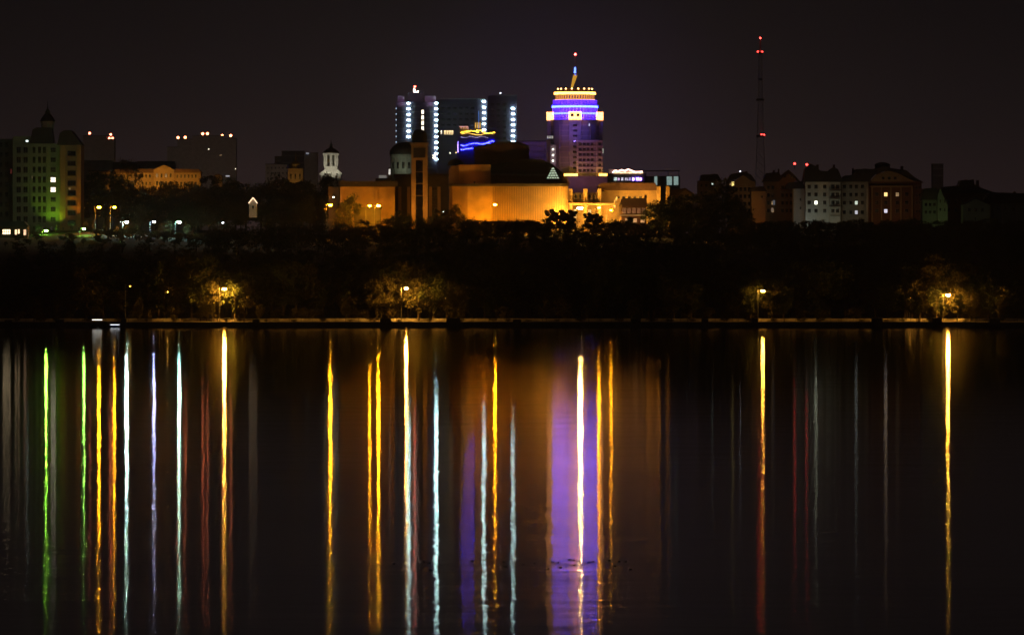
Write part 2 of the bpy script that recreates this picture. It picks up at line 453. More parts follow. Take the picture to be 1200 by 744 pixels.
MB().pprism([(556, 176), (554, 173), (583, 166.2), (607, 166.2), (619.5, 170.5), (620.5, 176), (617, 173), (606, 168.6), (583, 168.6), (559, 173.5)], 2461, 19.5).build('fly_tower_roof', M['roof_dark'], t)
MB().pprism([(575, 203), (575, 193.5), (620, 186), (634, 187), (648, 193), (661, 204), (661, 206)], 2455, 6).build('stage_roof', M['roof_dark'], t)
MB().pprism([(575, 216), (575, 206), (664, 207), (668, 216)], 2450, 5).build('foyer_roof', M['roof_brown'], t)
MB().pbox(575, 661, 204, 206.8, 2451.5, 3).build('roof_ledge', M['concrete'], t)
# lit glass pyramid: frame with five rows of glowing panes
py = MB()
Yp = 2448
apex = (PX(648, Yp + 2), Yp + 3, PZ(194.5, Yp)); q = [(PX(638.5, Yp), Yp, PZ(210.5, Yp)), (PX(657.5, Yp), Yp, PZ(210.5, Yp)), (PX(657.5, Yp), Yp + 6, PZ(210.5, Yp)), (PX(638.5, Yp), Yp + 6, PZ(210.5, Yp))]
for a, b2 in ((0, 1), (1, 2), (2, 3), (3, 0)): py.face([q[a], q[b2], apex])
pyr = py.build('glass_pyramid', M['frame_dark'], t)
for r in range(5):
    y1 = 209.3 - r * 2.7; y2 = y1 - 1.7
    pane = MB()
    k1 = (y1 - 194.5) / 16; k2 = (y2 - 194.5) / 16
    n_ = 5 - r
    w1_, w2_ = 8.2 * k1, 8.2 * k2
    for i in range(n_):
        a0, a1 = -1 + 2*i/n_ + .06, -1 + 2*(i+1)/n_ - .06
        yy1, yy2 = Yp + 3*(1-k1) - 0.06, Yp + 3*(1-k2) - 0.06
        pane.face([(PX(648 + a0*w1_, Yp), yy1, PZ(y1, Yp)), (PX(648 + a1*w1_, Yp), yy1, PZ(y1, Yp)), (PX(648 + a1*w2_, Yp), yy2, PZ(y2, Yp)), (PX(648 + a0*w2_, Yp), yy2, PZ(y2, Yp))])
    pane.build('pane', emis((0.72, 0.9, 0.62), 0.75, 0.2), pyr)

# theatre wing with shallow pilasters, seen past the tower
t = thing('concert_hall', 428, 2480, 'long amber lit hall with flat dark parapet behind two sodium lamps', 'hall')
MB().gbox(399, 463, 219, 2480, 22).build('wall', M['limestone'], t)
for px in (400, 423.5, 441, 451, 461): MB().pbox(px - 1.6, px + 1.6, 219.5, 262, 2479.4, 0.5).build('pilaster', M['limestone'], t)
MB().pbox(397, 466, 212.5, 219, 2478.6, 24).build('parapet', M['roof_dark'], t)
MB().gbox(385, 398, 219, 2486, 14).build('side_wing', M['limestone_seam'], t)
t = thing('service_building', 432, 2440, 'low dark flat roofed building in front of the amber lit hall', 'building')
MB().gbox(415, 446, 244.5, 2440, 10).build('wall', M['concrete_dark'], t)
MB().pbox(414, 447, 242.8, 244.5, 2439.5, 11).build('roof', M['roof_dark'], t)

# slim tower with a dark slot and a dome
Y = 2435
t = thing('clock_tower', 491.5, Y, 'slim amber edged tower with a dark vertical slot and small black dome', 'tower')
g0 = ground(PX(491, Y), Y) - 1
b = MB(); b.box(PX(482, Y), PX(487.3, Y), Y, Y + 5.4, g0, PZ(187, Y)); b.box(PX(495.6, Y), PX(501, Y), Y, Y + 5.4, g0, PZ(187, Y))
b.box(PX(482, Y), PX(501, Y), Y, Y + 5.4, PZ(187, Y), PZ(169.5, Y)); b.build('shaft', M['limestone'], t)
MB().box(PX(487.3, Y), PX(495.6, Y), Y + 0.8, Y + 5.2, g0, PZ(187, Y)).build('slot', M['glass'], t)
MB().pbox(484.5, 498.5, 173.5, 185, Y - 0.1, 0.2).build('belfry_opening', M['roof_dark'], t)
MB().pbox(481, 502, 167.3, 169.5, Y - 0.4, 6.3).build('cornice', M['limestone_seam'], t)
for py_ in (187.2, 201, 215, 229): MB().pbox(487.3, 495.6, py_, py_ + 1.0, Y + 0.45, 0.4).build('crossbar', M['limestone_seam'], t)
cx, cyy = PX(491.5, Y), Y + 2.7
MB().lathe([(2.4, PZ(167.3, Y)), (2.4, PZ(163, Y)), (2.55, PZ(162.8, Y))], cx, cyy, 20).build('drum', M['concrete_dark'], t)
MB().lathe([(2.6, PZ(163, Y)), (2.5, PZ(158.5, Y)), (2.0, PZ(154.5, Y)), (1.1, PZ(152, Y)), (0.01, PZ(151.2, Y))], cx, cyy, 20).build('dome', M['roof_dark'], t, smooth=True)

# pillared block between tower and theatre
t = thing('foyer_block', 495, 2475, 'dark block with tall pale pilasters behind the slim domed tower', 'building')
MB().gbox(463, 525, 207, 2500, 12).build('wall', M['concrete_dark'], t)
MB().pbox(461, 526, 204, 207, 2499, 14).build('roof', M['roof_dark'], t)
for px in (468.5, 479, 504.5, 514.5): MB().pbox(px - 1.8, px + 1.8, 219, 255, 2498.8, 1).build('pilaster', M['limestone'], t)
window_grid(t, [507.6, 510.8], [222, 230, 238, 246], 2500, 2.2, 4.2, M['glass'])

# domed rotunda behind
Y = 2700
t = thing('domed_rotunda', 474, Y, 'pale drum under a wide black dome beside the slim tower', 'church')
cx, cyy = PX(476, Y), Y + 5
b = MB().lathe([(5.9, ground(cx, Y) - 1), (5.9, PZ(184, Y)), (6.2, PZ(183.6, Y)), (6.2, PZ(181, Y))], cx, cyy, 24)
b.build('drum', M['plaster'], t, smooth=False)
MB().lathe([(6.4, PZ(181, Y)), (6.2, PZ(176, Y)), (4.9, PZ(171, Y)), (2.8, PZ(167.5, Y)), (0.01, PZ(166, Y))], cx, cyy, 24).build('dome', M['roof_dark'], t, smooth=True)
for k in range(8):
    a = -math.pi/2 + (k - 3.5) * 0.36
    o = window(t, 476, 195, Y, 3.0, 8, M['glass']); o.location = Vector((cx + 5.95*math.cos(a), cyy + 5.95*math.sin(a), PZ(194, Y))) - world_loc(t); o.rotation_euler = (0, 0, a + math.pi/2)
floodlight(468, 206, 2690, 470, 185, 2698, (0.85, 1.0, 0.7), 900, 'floodlight under the domed rotunda drum')

# ------------------------------------------------------------------ museum complex with the brightest lamp
Y = 2450
t = thing('museum', 735, Y, 'long low amber building with tall square pillars beside the theatre', 'museum')
MB().gbox(664, 712, 226, 2462, 14).build('colonnade_wall', M['limestone'], t)
for px in (668.5, 686, 702.5): MB().pbox(px - 2.2, px + 2.2, 221.5, 262, 2449, 1.4).build('pillar', M['limestone'], t)
MB().pbox(664, 722, 238, 240.5, 2446, 14).build('canopy', M['limestone'], t)
MB().pprism([(705, 262), (705, 225), (710, 223), (772, 223), (772, 262)], 2458, 16).build('hall_wall', M['limestone'], t)
MB().pprism([(700, 223.2), (701, 217), (706, 214.5), (768, 214.5), (771, 223.2)], 2456, 19).build('roof', M['roof_brown'], t)
for px in (772, 782.5): MB().gbox(px - 2.2, px + 2.2, 218.5, 2452, 3).build('tall_pillar', M['limestone'], t)
window_grid(t, [724.5, 731, 737.5, 744, 750.5], [231.5], 2458, 3.6, 2.6, M['glass'])
window_grid(t, [675, 680, 691, 696], [232], 2462, 2.4, 7.5, M['glass'])
window_grid(t, [674, 691, 709], [251], 2462, 4.0, 11, emis((1.0, 0.55, 0.16), 1.6, 0.2))
MB().pprism([(718, 240), (722, 231), (724, 231), (720.5, 244)], 2447, 1.2).build('slanted_fin', M['white_paint'], t)

t = thing('museum_pavilion', 742, 2425, 'brown roofed pavilion with a band of white framed windows', 'pavilion')
MB().gbox(728, 757.5, 241, 2425, 10).build('wall', M['brick'], t)
MB().pprism([(725.5, 241.5), (729, 232.5), (757.5, 232.5), (758.5, 241.5)], 2424, 12).build('roof', M['roof_brown'], t)
MB().pbox(755.2, 758, 228.5, 233, 2428, 1.5).build('chimney', M['brick'], t)
MB().pprism([(722.5, 256), (727, 240), (729.3, 240), (725.5, 256)], 2423.6, 0.8).build('sloping_buttress', M['limestone'], t)
window_grid(t, [731.5, 737.2, 742.9, 748.6, 754.3], [247], 2425, 4.4, 6.4, emis((1.0, 0.36, 0.14), 0.22, 0.3), M['white_paint'])
MB().pbox(725, 758, 251.5, 253.4, 2424.3, 0.7).build('balcony_ledge', M['white_paint'], t)
window_grid(t, [735, 744, 753], [258.5], 2425, 5.0, 5.2, emis((1.0, 0.48, 0.18), 0.8, 0.3), M['white_paint'])

t = thing('gabled_house', 803, 2600, 'small ochre house with a low gable and brown roof', 'house')
MB().pprism([(786, 262), (786, 229), (797, 229), (797, 226), (803, 222.4), (812, 227.5), (812, 262)], 2600, 10).build('wall', M['plaster_warm'], t)
MB().pprism([(784, 229.3), (786, 223), (797, 221.5), (803, 220.2), (814, 227.6), (813, 228.6), (803, 222.8), (796, 227), (796, 229.3)], 2599, 12).build('roof', M['roof_brown'], t)

# ------------------------------------------------------------------ white belfry, ochre church, small chapel
Y = 2900
t = thing('belfry', 387.5, Y, 'white floodlit belfry with open arches, pediments and a thin spire', 'bell tower')
b = MB(); g0 = ground(PX(387, Y), Y) - 1
b.box(PX(376, Y), PX(399.5, Y), Y, Y + 8, g0, PZ(205, Y)); b.build('lower_tier', M['white_paint'], t)
MB().pprism([(374, 205), (374, 203.6), (381, 198.5), (388, 203.6), (388, 205)], Y - 0.5, 9).build('pediment', M['white_paint'], t)
MB().pprism([(388, 205), (388, 203.6), (395, 198.5), (401.5, 203.6), (401.5, 205)], Y - 0.5, 9).build('pediment', M['white_paint'], t)
MB().pbox(380, 395.5, 195, 203.6, Y + 1, 6).build('tier_base', M['white_paint'], t)
for i, px in enumerate((380.0, 387.7, 395.2)):
    MB().tube((PX(px, Y), Y + 1.2, PZ(195, Y)), (PX(px, Y), Y + 1.2, PZ(182, Y)), 0.42, seg=10).build('column', M['white_paint'], t)
for px in (382.4, 393.0): MB().pbox(px - 1.1, px + 1.1, 182, 195, Y + 2, 1.2).build('pier', M['white_paint'], t)
MB().pbox(386.2, 389.4, 182, 195, Y + 2, 1.2).build('pier', M['white_paint'], t)
MB().pbox(382, 393.6, 182, 195, Y + 5.6, 0.6).build('rear_wall', M['plaster'], t)
MB().lathe([(0.05, PZ(186, Y)), (0.35, PZ(186.6, Y)), (0.45, PZ(189, Y)), (0.65, PZ(190, Y))], PX(384.6, Y), Y + 3, 10).build('bell', M['gold'], t)
MB().pbox(378.2, 397.2, 179.6, 182, Y + 0.3, 7.4).build('entablature', M['white_paint'], t)
cx, cyy = PX(387.7, Y), Y + 4
MB().lathe([(3.3, PZ(179.6, Y)), (3.0, PZ(177.5, Y)), (1.9, PZ(174.8, Y)), (0.7, PZ(173.3, Y)), (0.55, PZ(170.5, Y)), (0.75, PZ(169.8, Y)), (0.3, PZ(168.5, Y)), (0.05, PZ(163, Y))], cx, cyy, 16).build('spire', M['roof_dark'], t, smooth=True)
window_grid(t, [382, 394], [208.5], Y, 2.4, 5, M['glass'])
floodlight(381, 204, Y - 8, 384, 188, Y + 1, (1.0, 0.93, 0.68), 1100, 'floodlight aimed up the belfry columns on one side')
floodlight(395, 204, Y - 8, 391, 188, Y + 1, (1.0, 0.93, 0.68), 1100, 'floodlight aimed up the belfry columns on the other side')

Y = 3000
t = thing('ochre_church', 346, Y, 'ochre floodlit church lantern with thin spire beside a pale block', 'church')
MB().gbox(337.5, 355, 199, Y, 6).build('wall', M['plaster_warm'], t)
MB().pbox(336.8, 355.7, 197.6, 199, Y - 0.4, 6.8).build('cornice', M['plaster_warm'], t)
cx, cyy = PX(346.3, Y), Y + 3
MB().lathe([(2.0, PZ(197.6, Y)), (2.0, PZ(193, Y)), (2.2, PZ(192.6, Y))], cx, cyy, 12).build('lantern', M['plaster_warm'], t)
MB().lathe([(2.1, PZ(192.6, Y)), (1.6, PZ(190.5, Y)), (0.5, PZ(189, Y)), (0.28, PZ(187, Y)), (0.04, PZ(178, Y))], cx, cyy, 12).build('spire', M['gold'], t)
window_grid(t, [341, 346.2, 351.4], [207], Y, 2.0, 6.5, M['glass'])
floodlight(346, 216, Y - 10, 346, 200, Y, (1.0, 0.55, 0.12), 900, 'floodlight below the ochre church lantern')

Y = 2450
t = thing('lakeside_chapel', 296, Y, 'tiny white chapel with a glowing gable outline on the dark slope', 'chapel')
MB().pprism([(292, 255), (292, 238), (296.5, 232.5), (301, 238), (301, 255)], Y, 5).build('wall', M['white_paint'], t)
MB().pprism([(291, 238.2), (296.5, 231.4), (302, 238.2), (302, 237), (296.5, 230.3), (291, 237)], Y + 0.2, 5).build('roof', M['roof_brown'], t)
gl = MB()
for a, b2 in (((291.2, 238.4), (296.5, 231.8)), ((296.5, 231.8), (301.8, 238.4))):
    gl.tube((PX(a[0], Y), Y - 0.15, PZ(a[1], Y)), (PX(b2[0], Y), Y - 0.15, PZ(b2[1], Y)), 0.11)
gl.build('gable_light_strip', emis((1.0, 0.68, 0.42), 3.0), t)
MB().tube((PX(295, Y), Y + 2, PZ(232, Y)), (PX(295, Y), Y + 2, PZ(224.5, Y)), 0.06, 0.03).build('mast', M['grey_metal'], t)
window(t, 296.5, 243, Y, 2.2, 4.0, M['glass'], M['white_paint'])

# ------------------------------------------------------------------ ochre classical building
Y = 2800
t = thing('classical_building', 188, Y, 'long ochre classical building with a central pediment and rows of windows', 'building')
MB().gbox(134, 235, 202.5, Y, 12).build('wall', M['plaster_warm'], t)
MB().gbox(180, 204, 199.5, Y - 1.2, 13).build('central_bay', M['plaster_warm'], t)
MB().pprism([(179, 199.5), (192, 193.4), (205, 199.5)], Y - 1.8, 14).build('pediment', M['plaster_warm'], t)
MB().pprism([(132, 202.7), (135, 198.5), (180, 198), (180, 202.7)], Y - 0.6, 13).build('roof', M['roof_brown'], t)
MB().pprism([(204, 202.7), (204, 198), (233, 198.6), (237, 202.7)], Y - 0.6, 13).build('roof', M['roof_brown'], t)
MB().pbox(134, 180, 210.8, 211.7, Y - 0.35, 0.5).build('string_course', M['plaster_warm'], t)
MB().pbox(204, 235, 210.8, 211.7, Y - 0.35, 0.5).build('string_course', M['plaster_warm'], t)
window_grid(t, [137 + i*4.3 for i in range(10)], [206.8, 215.2], Y, 1.9, 4.2, M['glass'])
window_grid(t, [208 + i*4.3 for i in range(6)], [206.8, 215.2], Y, 1.9, 4.2, M['glass'])
window_grid(t, [184, 189.3, 194.6, 199.9], [206, 214.6], Y - 1.2, 2.1, 4.6, M['glass'], lit={(0, 0): DIM_WINDOW, (2, 0): DIM_WINDOW})
for i, (px, w_) in enumerate(((140, 1900), (157, 2300), (174, 1500), (192, 2800), (209, 1900), (228, 1700))):
    floodlight(px, 224, Y - 14, px + 2, 206, Y, SODIUM_PALE, w_, 'floodlight in front of the ochre classical building, %s from its dark end' % ('first', 'second', 'third', 'fourth', 'fifth', 'sixth')[i], 120)
t = thing('annex_building', 116, 2790, 'dim ochre annex beside the long classical building', 'building')
MB().gbox(104, 127, 201.5, 2790, 10).build('wall', M['plaster_warm'], t)
MB().pbox(103, 128, 199.6, 201.5, 2789, 12).build('roof', M['roof_brown'], t)
window_grid(t, [107 + i*4.4 for i in range(5)], [206.5, 214.5], 2790, 1.9, 4.0, M['glass'])
t = thing('small_ochre_lodge', 257, 2760, 'small ochre lodge with a rounded roof beside the classical building', 'lodge')
MB().pprism([(250, 222), (250, 208), (252, 205.8), (256, 205), (259, 206.3), (260, 208), (260, 222)], 2760, 7).build('wall', M['plaster_warm'], t)
MB().pprism([(249.4, 208.2), (251.5, 205.2), (256, 204), (259.6, 205.5), (260.8, 208.2), (259, 206.3), (256, 205), (252, 205.8)], 2759.6, 8).build('roof', M['roof_brown'], t)
MB().pbox(264.5, 269, 205.8, 207.2, 2759.5, 1).build('lit_transom', emis((0.85, 0.85, 0.9), 0.5), t)
floodlight(255, 214, 2752, 255, 208, 2760, SODIUM_PALE, 260, 'small floodlight on the rounded ochre lodge')

# ------------------------------------------------------------------ apartment block with the spired turret
Y = 2520
t = thing('turreted_apartment_block', 54, Y, 'tall apartment block with a spired turret, green lit at its foot', 'apartment block')
MB().gbox(15, 70, 168.5, Y, 16).build('front_wall', M['plaster_green'], t)
MB().gbox(70, 95, 170, Y - 2.5, 18).build('side_wing', M['plaster_warm'], t)
MB().gbox(-6, 15, 163, Y + 6, 12).build('rear_wing', M['concrete_dark'], t)
MB().pprism([(35, 168.6), (38, 152), (43, 149.5), (60, 150), (63, 168.6)], Y + 1, 12).build('mansard_roof', M['roof_dark'], t)
MB().pprism([(67, 170.2), (70, 156), (76, 152.5), (83, 153), (92, 165), (96, 170.2)], Y - 3, 19).build('gable_roof', M['roof_dark'], t)
MB().pbox(15, 36, 160, 168.4, Y + 2, 8).build('penthouse', M['plaster_green'], t)
cx, cyy = PX(55, Y), Y + 4
MB().lathe([(2.3, PZ(150, Y)), (2.3, PZ(143.5, Y)), (2.6, PZ(143, Y)), (2.6, PZ(142, Y))], cx, cyy, 8).build('turret', M['plaster'], t)
MB().lathe([(2.7, PZ(142, Y)), (2.0, PZ(137.5, Y)), (1.2, PZ(134, Y)), (0.8, PZ(132.8, Y)), (0.9, PZ(130.5, Y)), (0.35, PZ(128, Y)), (0.2, PZ(126, Y)), (0.03, PZ(118, Y))], cx, cyy, 8).build('spire', M['roof_dark'], t)
GREEN_ROWS = [176 + i * 11.6 for i in range(9)]
for x, ww in ((22, 5.5), (30, 5.5)):
    window_grid(t, [x], GREEN_ROWS, Y, ww, 7.6, M['glass'], M['frame'])
for y in GREEN_ROWS:
    MB().pbox(18.5, 34, y + 4.6, y + 6.2, Y - 1.3, 1.3).build('balcony', M['plaster_green'], t)
window_grid(t, [40, 46.5, 52], GREEN_ROWS, Y, 3.6, 7.8, M['glass'], M['frame'])
MB().pbox(36.2, 37.6, 168.6, 280, Y - 0.5, 0.5).build('pier', M['plaster_green'], t)
MB().pbox(54.8, 56.2, 168.6, 280, Y - 0.5, 0.5).build('pier', M['plaster_green'], t)
window_grid(t, [62.3], GREEN_ROWS, Y, 6.4, 6.2, M['glass'], M['frame'], lit={(0, 3): PALE_WINDOW, (0, 4): PALE_WINDOW}, cols=3, rows=2)
window_grid(t, [84], [180 + i*11.6 for i in range(8)], Y - 2.5, 9.5, 6.2, M['glass'], M['frame_dark'], cols=3)
for y in [180 + i*11.6 for i in range(8)]:
    MB().pbox(78.5, 89.5, y + 3.6, y + 5.4, Y - 3.7, 1.2).build('balcony', M['plaster_warm'], t)
MB().pbox(90.2, 94.2, 170, 285, Y - 3.1, 0.6).build('corner_pilaster', M['limestone'], t)
MB().pbox(70.6, 77, 170.3, 285, Y - 2.9, 0.4).build('corner_pilaster', M['plaster_warm'], t)
window_grid(t, [1, 8], [170 + i*11.6 for i in range(8)], Y + 6, 4, 6, M['glass'], M['frame_dark'])
window(t, 31.8, 165.5, Y + 2, 3.0, 2.4, emis((0.8, 1.0, 0.95), 3.5))
window(t, 82, 221, Y - 2.5, 1.6, 3.4, DIM_WINDOW); window(t, 94.5, 179.8, Y - 3.1, 1.0, 1.6, DIM_WINDOW)
window(t, 37.8, 207.6, Y - 0.5, 1.0, 4.0, DIM_WINDOW); window(t, 13.2, 201, Y + 6, 2.2, 6.0, emis((0.8, 0.12, 0.10), 0.10))

Y = 2395
t = thing('low_lit_house', 14, Y, 'low house with four glowing windows below the apartment block', 'house')
MB().gbox(-4, 32, 265.5, Y, 9).build('wall', M['brick'], t)
MB().pprism([(-6, 265.7), (-2, 259), (28, 259.5), (33.5, 265.7)], Y - 0.8, 10.6).build('roof', M['roof_dark'], t)
window(t, 7.6, 271.8, Y, 10.5, 7, emis((1.0, 0.74, 0.42), 3.2, 0.3), M['frame_dark'], cols=4, rows=2)
window(t, 18.6, 272.4, Y, 2.6, 7, emis((1.0, 0.66, 0.36), 2.6, 0.3), M['frame_dark'], rows=2)
window(t, 22.0, 271.4, Y, 2.6, 5.5, emis((1.0, 0.66, 0.36), 2.4, 0.3), M['frame_dark'])
window(t, 29.2, 272.4, Y, 3.4, 7, emis((1.0, 0.60, 0.34), 1.5, 0.3), M['frame_dark'], cols=2)

# ------------------------------------------------------------------ hazy blocks far behind
def red_lamp(parent, px, py, Y, r=0.55, color=(1.0, 0.16, 0.06), st=110, up=2.2):
    x, z = PX(px, Y), PZ(py, Y)
    o = MB().tube((x, Y + 1, z - up), (x, Y + 1, z - 0.2), 0.12).build('warning_light', M['dark_metal'], parent)
    MB().ball((x, Y + 1, z), r, 1, 8, 5).build('bulb', emis(color, st), o)
def slab_block(name, rects, Y, label, cat, m, band=8.2, D=14, bands=True):
    px = (min(r[0] for r in rects) + max(r[1] for r in rects)) / 2
    t = thing(name, px, Y, label, cat)
    for a, b2, y in rects:
        MB().gbox(a, b2, y, Y, D).build('wall', m, t)
        MB().pbox(a - 0.5, b2 + 0.5, y - 1, y, Y - 0.4, D + 0.8).build('roof', M['roof_dark'], t)
        k = y + 4
        while bands and k < 206:
            MB().pbox(a + 0.3, b2 - 0.3, k, k + 1.7, Y - 0.7, 0.7).build('floor_band', M['concrete'], t)
            k += band
    return t
t = slab_block('unfinished_apartment_tower', [(196, 208, 173), (208, 226, 164), (226, 262, 160), (262, 276.5, 163)], 4200, 'wide hazy apartment tower with six orange lamps along its roof', 'apartment tower', M['concrete'])
for px, py_ in ((208.5, 161.5), (217, 161.2), (237.5, 157), (243, 156.8), (260.5, 159.2), (270.3, 159.2)):
    red_lamp(t, px, py_, 4200, 0.75, (1.0, 0.22, 0.08), 22, 3.5)
window(t, 244.6, 175, 4200, 1.6, 1.4, PALE_WINDOW); window(t, 258, 182, 4200, 2.0, 1.4, DIM_WINDOW); window(t, 276, 198, 4200, 1.2, 1.4, PALE_WINDOW)
window(t, 259, 182, 4199.3, 2.4, 1.2, DIM_WINDOW)
t = slab_block('distant_apartment_tower', [(97, 125, 160), (125, 134, 164)], 4300, 'hazy apartment tower with three red roof lamps behind the turreted block', 'apartment tower', M['concrete'])
for px, py_ in ((105, 156.3), (129.7, 157.8), (128.0, 162.2), (131.8, 162.2)):
    red_lamp(t, px, py_, 4301, 0.7, (1.0, 0.20, 0.10), 16, 3)
t = slab_block('pale_hazy_block', [(311, 336, 193)], 3600, 'plain pale hazy block on the skyline beside the ochre church', 'building', M['plaster'], bands=False)
window_grid(t, [314 + i*4.4 for i in range(6)], [197, 203, 209], 3600, 1.6, 2.4, M['glass'])
t = slab_block('dim_stepped_block', [(322, 330, 184), (330, 356, 178)], 4300, 'dim stepped tower block behind the ochre church spire', 'apartment tower', M['concrete_dark'])
t = slab_block('narrow_hazy_block', [(357, 372, 180)], 4100, 'narrow hazy block between ochre church and white belfry', 'apartment tower', M['concrete'])
MB().pbox(358.5, 362, 179.2, 180.6, 4098.5, 1).build('lit_parapet', emis((0.8, 0.85, 1.0), 0.35), t)
t = thing('distant_flat_block', 110, 3300, 'long flat hazy block behind the classical building', 'building')
MB().gbox(96, 132, 188, 3300, 12).build('wall', M['concrete'], t); MB().gbox(160, 205, 189, 3310, 12).build('wall', M['concrete'], t)
MB().gbox(132, 160, 190, 3302, 12).build('link_wall', M['concrete_dark'], t)
t = slab_block('smoke_grey_tower', [(1093, 1105.5, 193)], 4200, 'solitary hazy tower standing above the dark houses', 'tower', M['concrete_dark'])
t = thing('small_rooftop_block', 452, 2900, 'small dim block with a lit white wall panel beside the rotunda', 'building')
MB().gbox(440, 462, 209, 2900, 10).build('wall', M['concrete_dark'], t)
window(t, 457, 201.5, 2900, 3.6, 7, emis((0.95, 0.9, 0.8), 0.9, 0.2)).location.y -= 0.0
MB().pbox(454.5, 459.8, 196.5, 209, 2900.05, 5).build('stair_head', M['plaster'], t)
MB().pbox(444, 453, 205.5, 208.8, 2899.6, 0.6).build('lit_balcony', emis((0.8, 0.75, 0.65), 0.22), t)

# ------------------------------------------------------------------ twin towers with columns of cool lamps
TEAL_L = emis((0.56, 0.92, 0.88), 58)
def led_column(parent, px, ys, Y, w=3.5, h=1.6, m=TEAL_L):
    s = S(Y)
    me = None
    for y in ys:
        x, z = PX(px, Y), PZ(y, Y)
        if me is None:
            o = MB().box(x - w*s/2, x + w*s/2, Y - 0.9, Y - 0.35, z - h*s/2, z + h*s/2).build('balcony_lamp', m, parent, at=(x, Y, z))
            me = o.data
        else:
            o = bpy.data.objects.new('balcony_lamp', me); C.objects.link(o); o.parent = parent
            o.location = Vector((x, Y, z)) - world_loc(parent)
def fl(ys): return [y for y in ys]
Y = 3900
t = thing('lamp_lined_tower', 488, Y, 'tall grey tower with cool white lamp columns and a red rooftop emblem', 'apartment tower')
MB().gbox(464, 513, 119.5, Y, 22).build('wall', M['blue_glass_wall'], t)
MB().pbox(466, 474, 112.5, 119.5, Y + 2, 8).build('crown_block', mat('rose_lit_parapet', (0.45, 0.30, 0.42), 0.7), t)
MB().pbox(498, 511, 112.8, 119.5, Y + 2, 8).build('crown_block', mat('rose_parapet', (0.45, 0.30, 0.42), 0.7), t)
MB().pbox(478, 497, 108.5, 119.5, Y + 5, 10).build('plant_room', M['concrete'], t)
for i in range(12):
    y = 124.2 + i*6.55
    MB().pbox(481.5, 492, y, y + 1.2, Y - 0.5, 0.5).build('floor_band', M['concrete'], t)
    MB().pbox(498.5, 508, y, y + 1.2, Y - 0.5, 0.5).build('floor_band', M['concrete'], t)
    MB().pbox(466, 475, y, y + 1.2, Y - 0.5, 0.5).build('floor_band', M['concrete'], t)
led_column(t, 478.8, [121.3 + 6.55*i for i in range(7)], Y)
led_column(t, 511.2, [121.3 + 6.55*i for i in range(11)], Y)
led_column(t, 464.3, [127.5 + 6.55*i for i in range(7)], Y, 1.0, 1.4, emis((0.6, 0.8, 1.0), 1.2))
for i in range(4): window(t, 495.3, 131.5 + i*6.4, Y, 3.2, 5.2, PALE_WINDOW, M['frame_dark'])
window(t, 508.5, 183.8, Y, 4, 5, PALE_WINDOW)
em = MB(); s = S(Y)
em.pprism([(484.6, 103.5), (486.3, 104.5), (487.2, 108.5), (489.8, 106.5), (490.6, 107.8), (488.6, 110.8), (484.6, 110.6)], Y + 6, 0.6)
e_ = em.build('rooftop_emblem', emis((1.0, 0.62, 0.50), 16), t)
MB().tube((PX(487, Y), Y + 6.3, PZ(111.5, Y)), (PX(487, Y), Y + 6.3, PZ(108, Y)), 0.15).build('emblem_post', M['dark_metal'], t)
red_lamp(t, 486.2, 101.8, Y + 5, 0.5, (1.0, 0.05, 0.03), 60, 1.5)
floodlight(470, 121, Y - 8, 470, 115, Y + 2, (0.9, 0.5, 1.0), 500, 'rose floodlight on the lamp lined tower parapet')
floodlight(504, 121, Y - 8, 504, 115, Y + 2, (0.9, 0.5, 1.0), 500, 'rose floodlight on the parapet beside the rooftop emblem')

t = thing('glass_office_tower', 542, Y + 30, 'dark blue glass tower with nine cool lamps down one edge', 'apartment tower')
Y1 = Y + 12
MB().gbox(513.5, 571, 117, Y1, 22).build('wall', M['blue_glass_wall'], t)
MB().pbox(516, 570, 115.6, 117, Y1 - 0.6, 23).build('parapet', M['concrete'], t)
led_column(t, 567.2, [119.4 + 6.6*i for i in range(9)], Y1)
for i in range(11):
    y = 123 + i*6.6
    MB().pbox(516, 562, y, y + 0.9, Y1 - 0.4, 0.4).build('floor_band', M['concrete_dark'], t)
for i in range(9):
    for x in (519, 526, 533, 540, 547, 554): window(t, x, 127.2 + i*6.6, Y1, 4.2, 3.4, emis((0.5, 0.55, 1.0), 0.05) if (i*7+int(x)*3) % 11 == 0 else M['glass'], M['concrete_dark'], cols=3) if 127.2 + i*6.6 < 150 else None
for i, x in enumerate((521.5, 524.4, 527.3, 530.0)): window(t, x, 155.5, Y1, 2.6, 5.0, emis((1.0, 0.72, 0.34), 2.2, 0.3), M['frame_dark'])
window(t, 517.2, 155.3, Y1, 1.6, 4.6, PALE_WINDOW)
window(t, 527.5, 179.5, Y1, 1.6, 2.0, PALE_WINDOW); window(t, 534.5, 179, Y1, 1.8, 1.6, WARM_WINDOW)
led_column(t, 549.2, [186.6], Y1 - 60, 2.6, 2.6)
t = thing('dark_glass_tower', 588, Y + 25, 'dark glass tower with seven cool lamps, nearest the lit skyscraper', 'apartment tower')
MB().gbox(571.5, 605.5, 113, Y1 + 5, 20).build('wall', M['blue_glass_wall'], t)
MB().pbox(573, 606, 111.6, 113, Y1 + 4.4, 21).build('parapet', M['concrete'], t)
led_column(t, 601.2, [127.3 + 6.5*i for i in range(7)], Y1 + 5)
for i in range(11):
    y = 119 + i*6.6
    MB().pbox(574, 597, y, y + 0.9, Y1 + 4.6, 0.4).build('floor_band', M['concrete_dark'], t)
    for x in (577, 584, 591): window(t, x, y + 3.8, Y1 + 5, 4.2, 3.4, M['glass'], M['concrete_dark'], cols=3)
red_lamp(t, 586.5, 109.4, Y1 + 8, 0.35, (0.8, 0.85, 1.0), 8, 1.2)

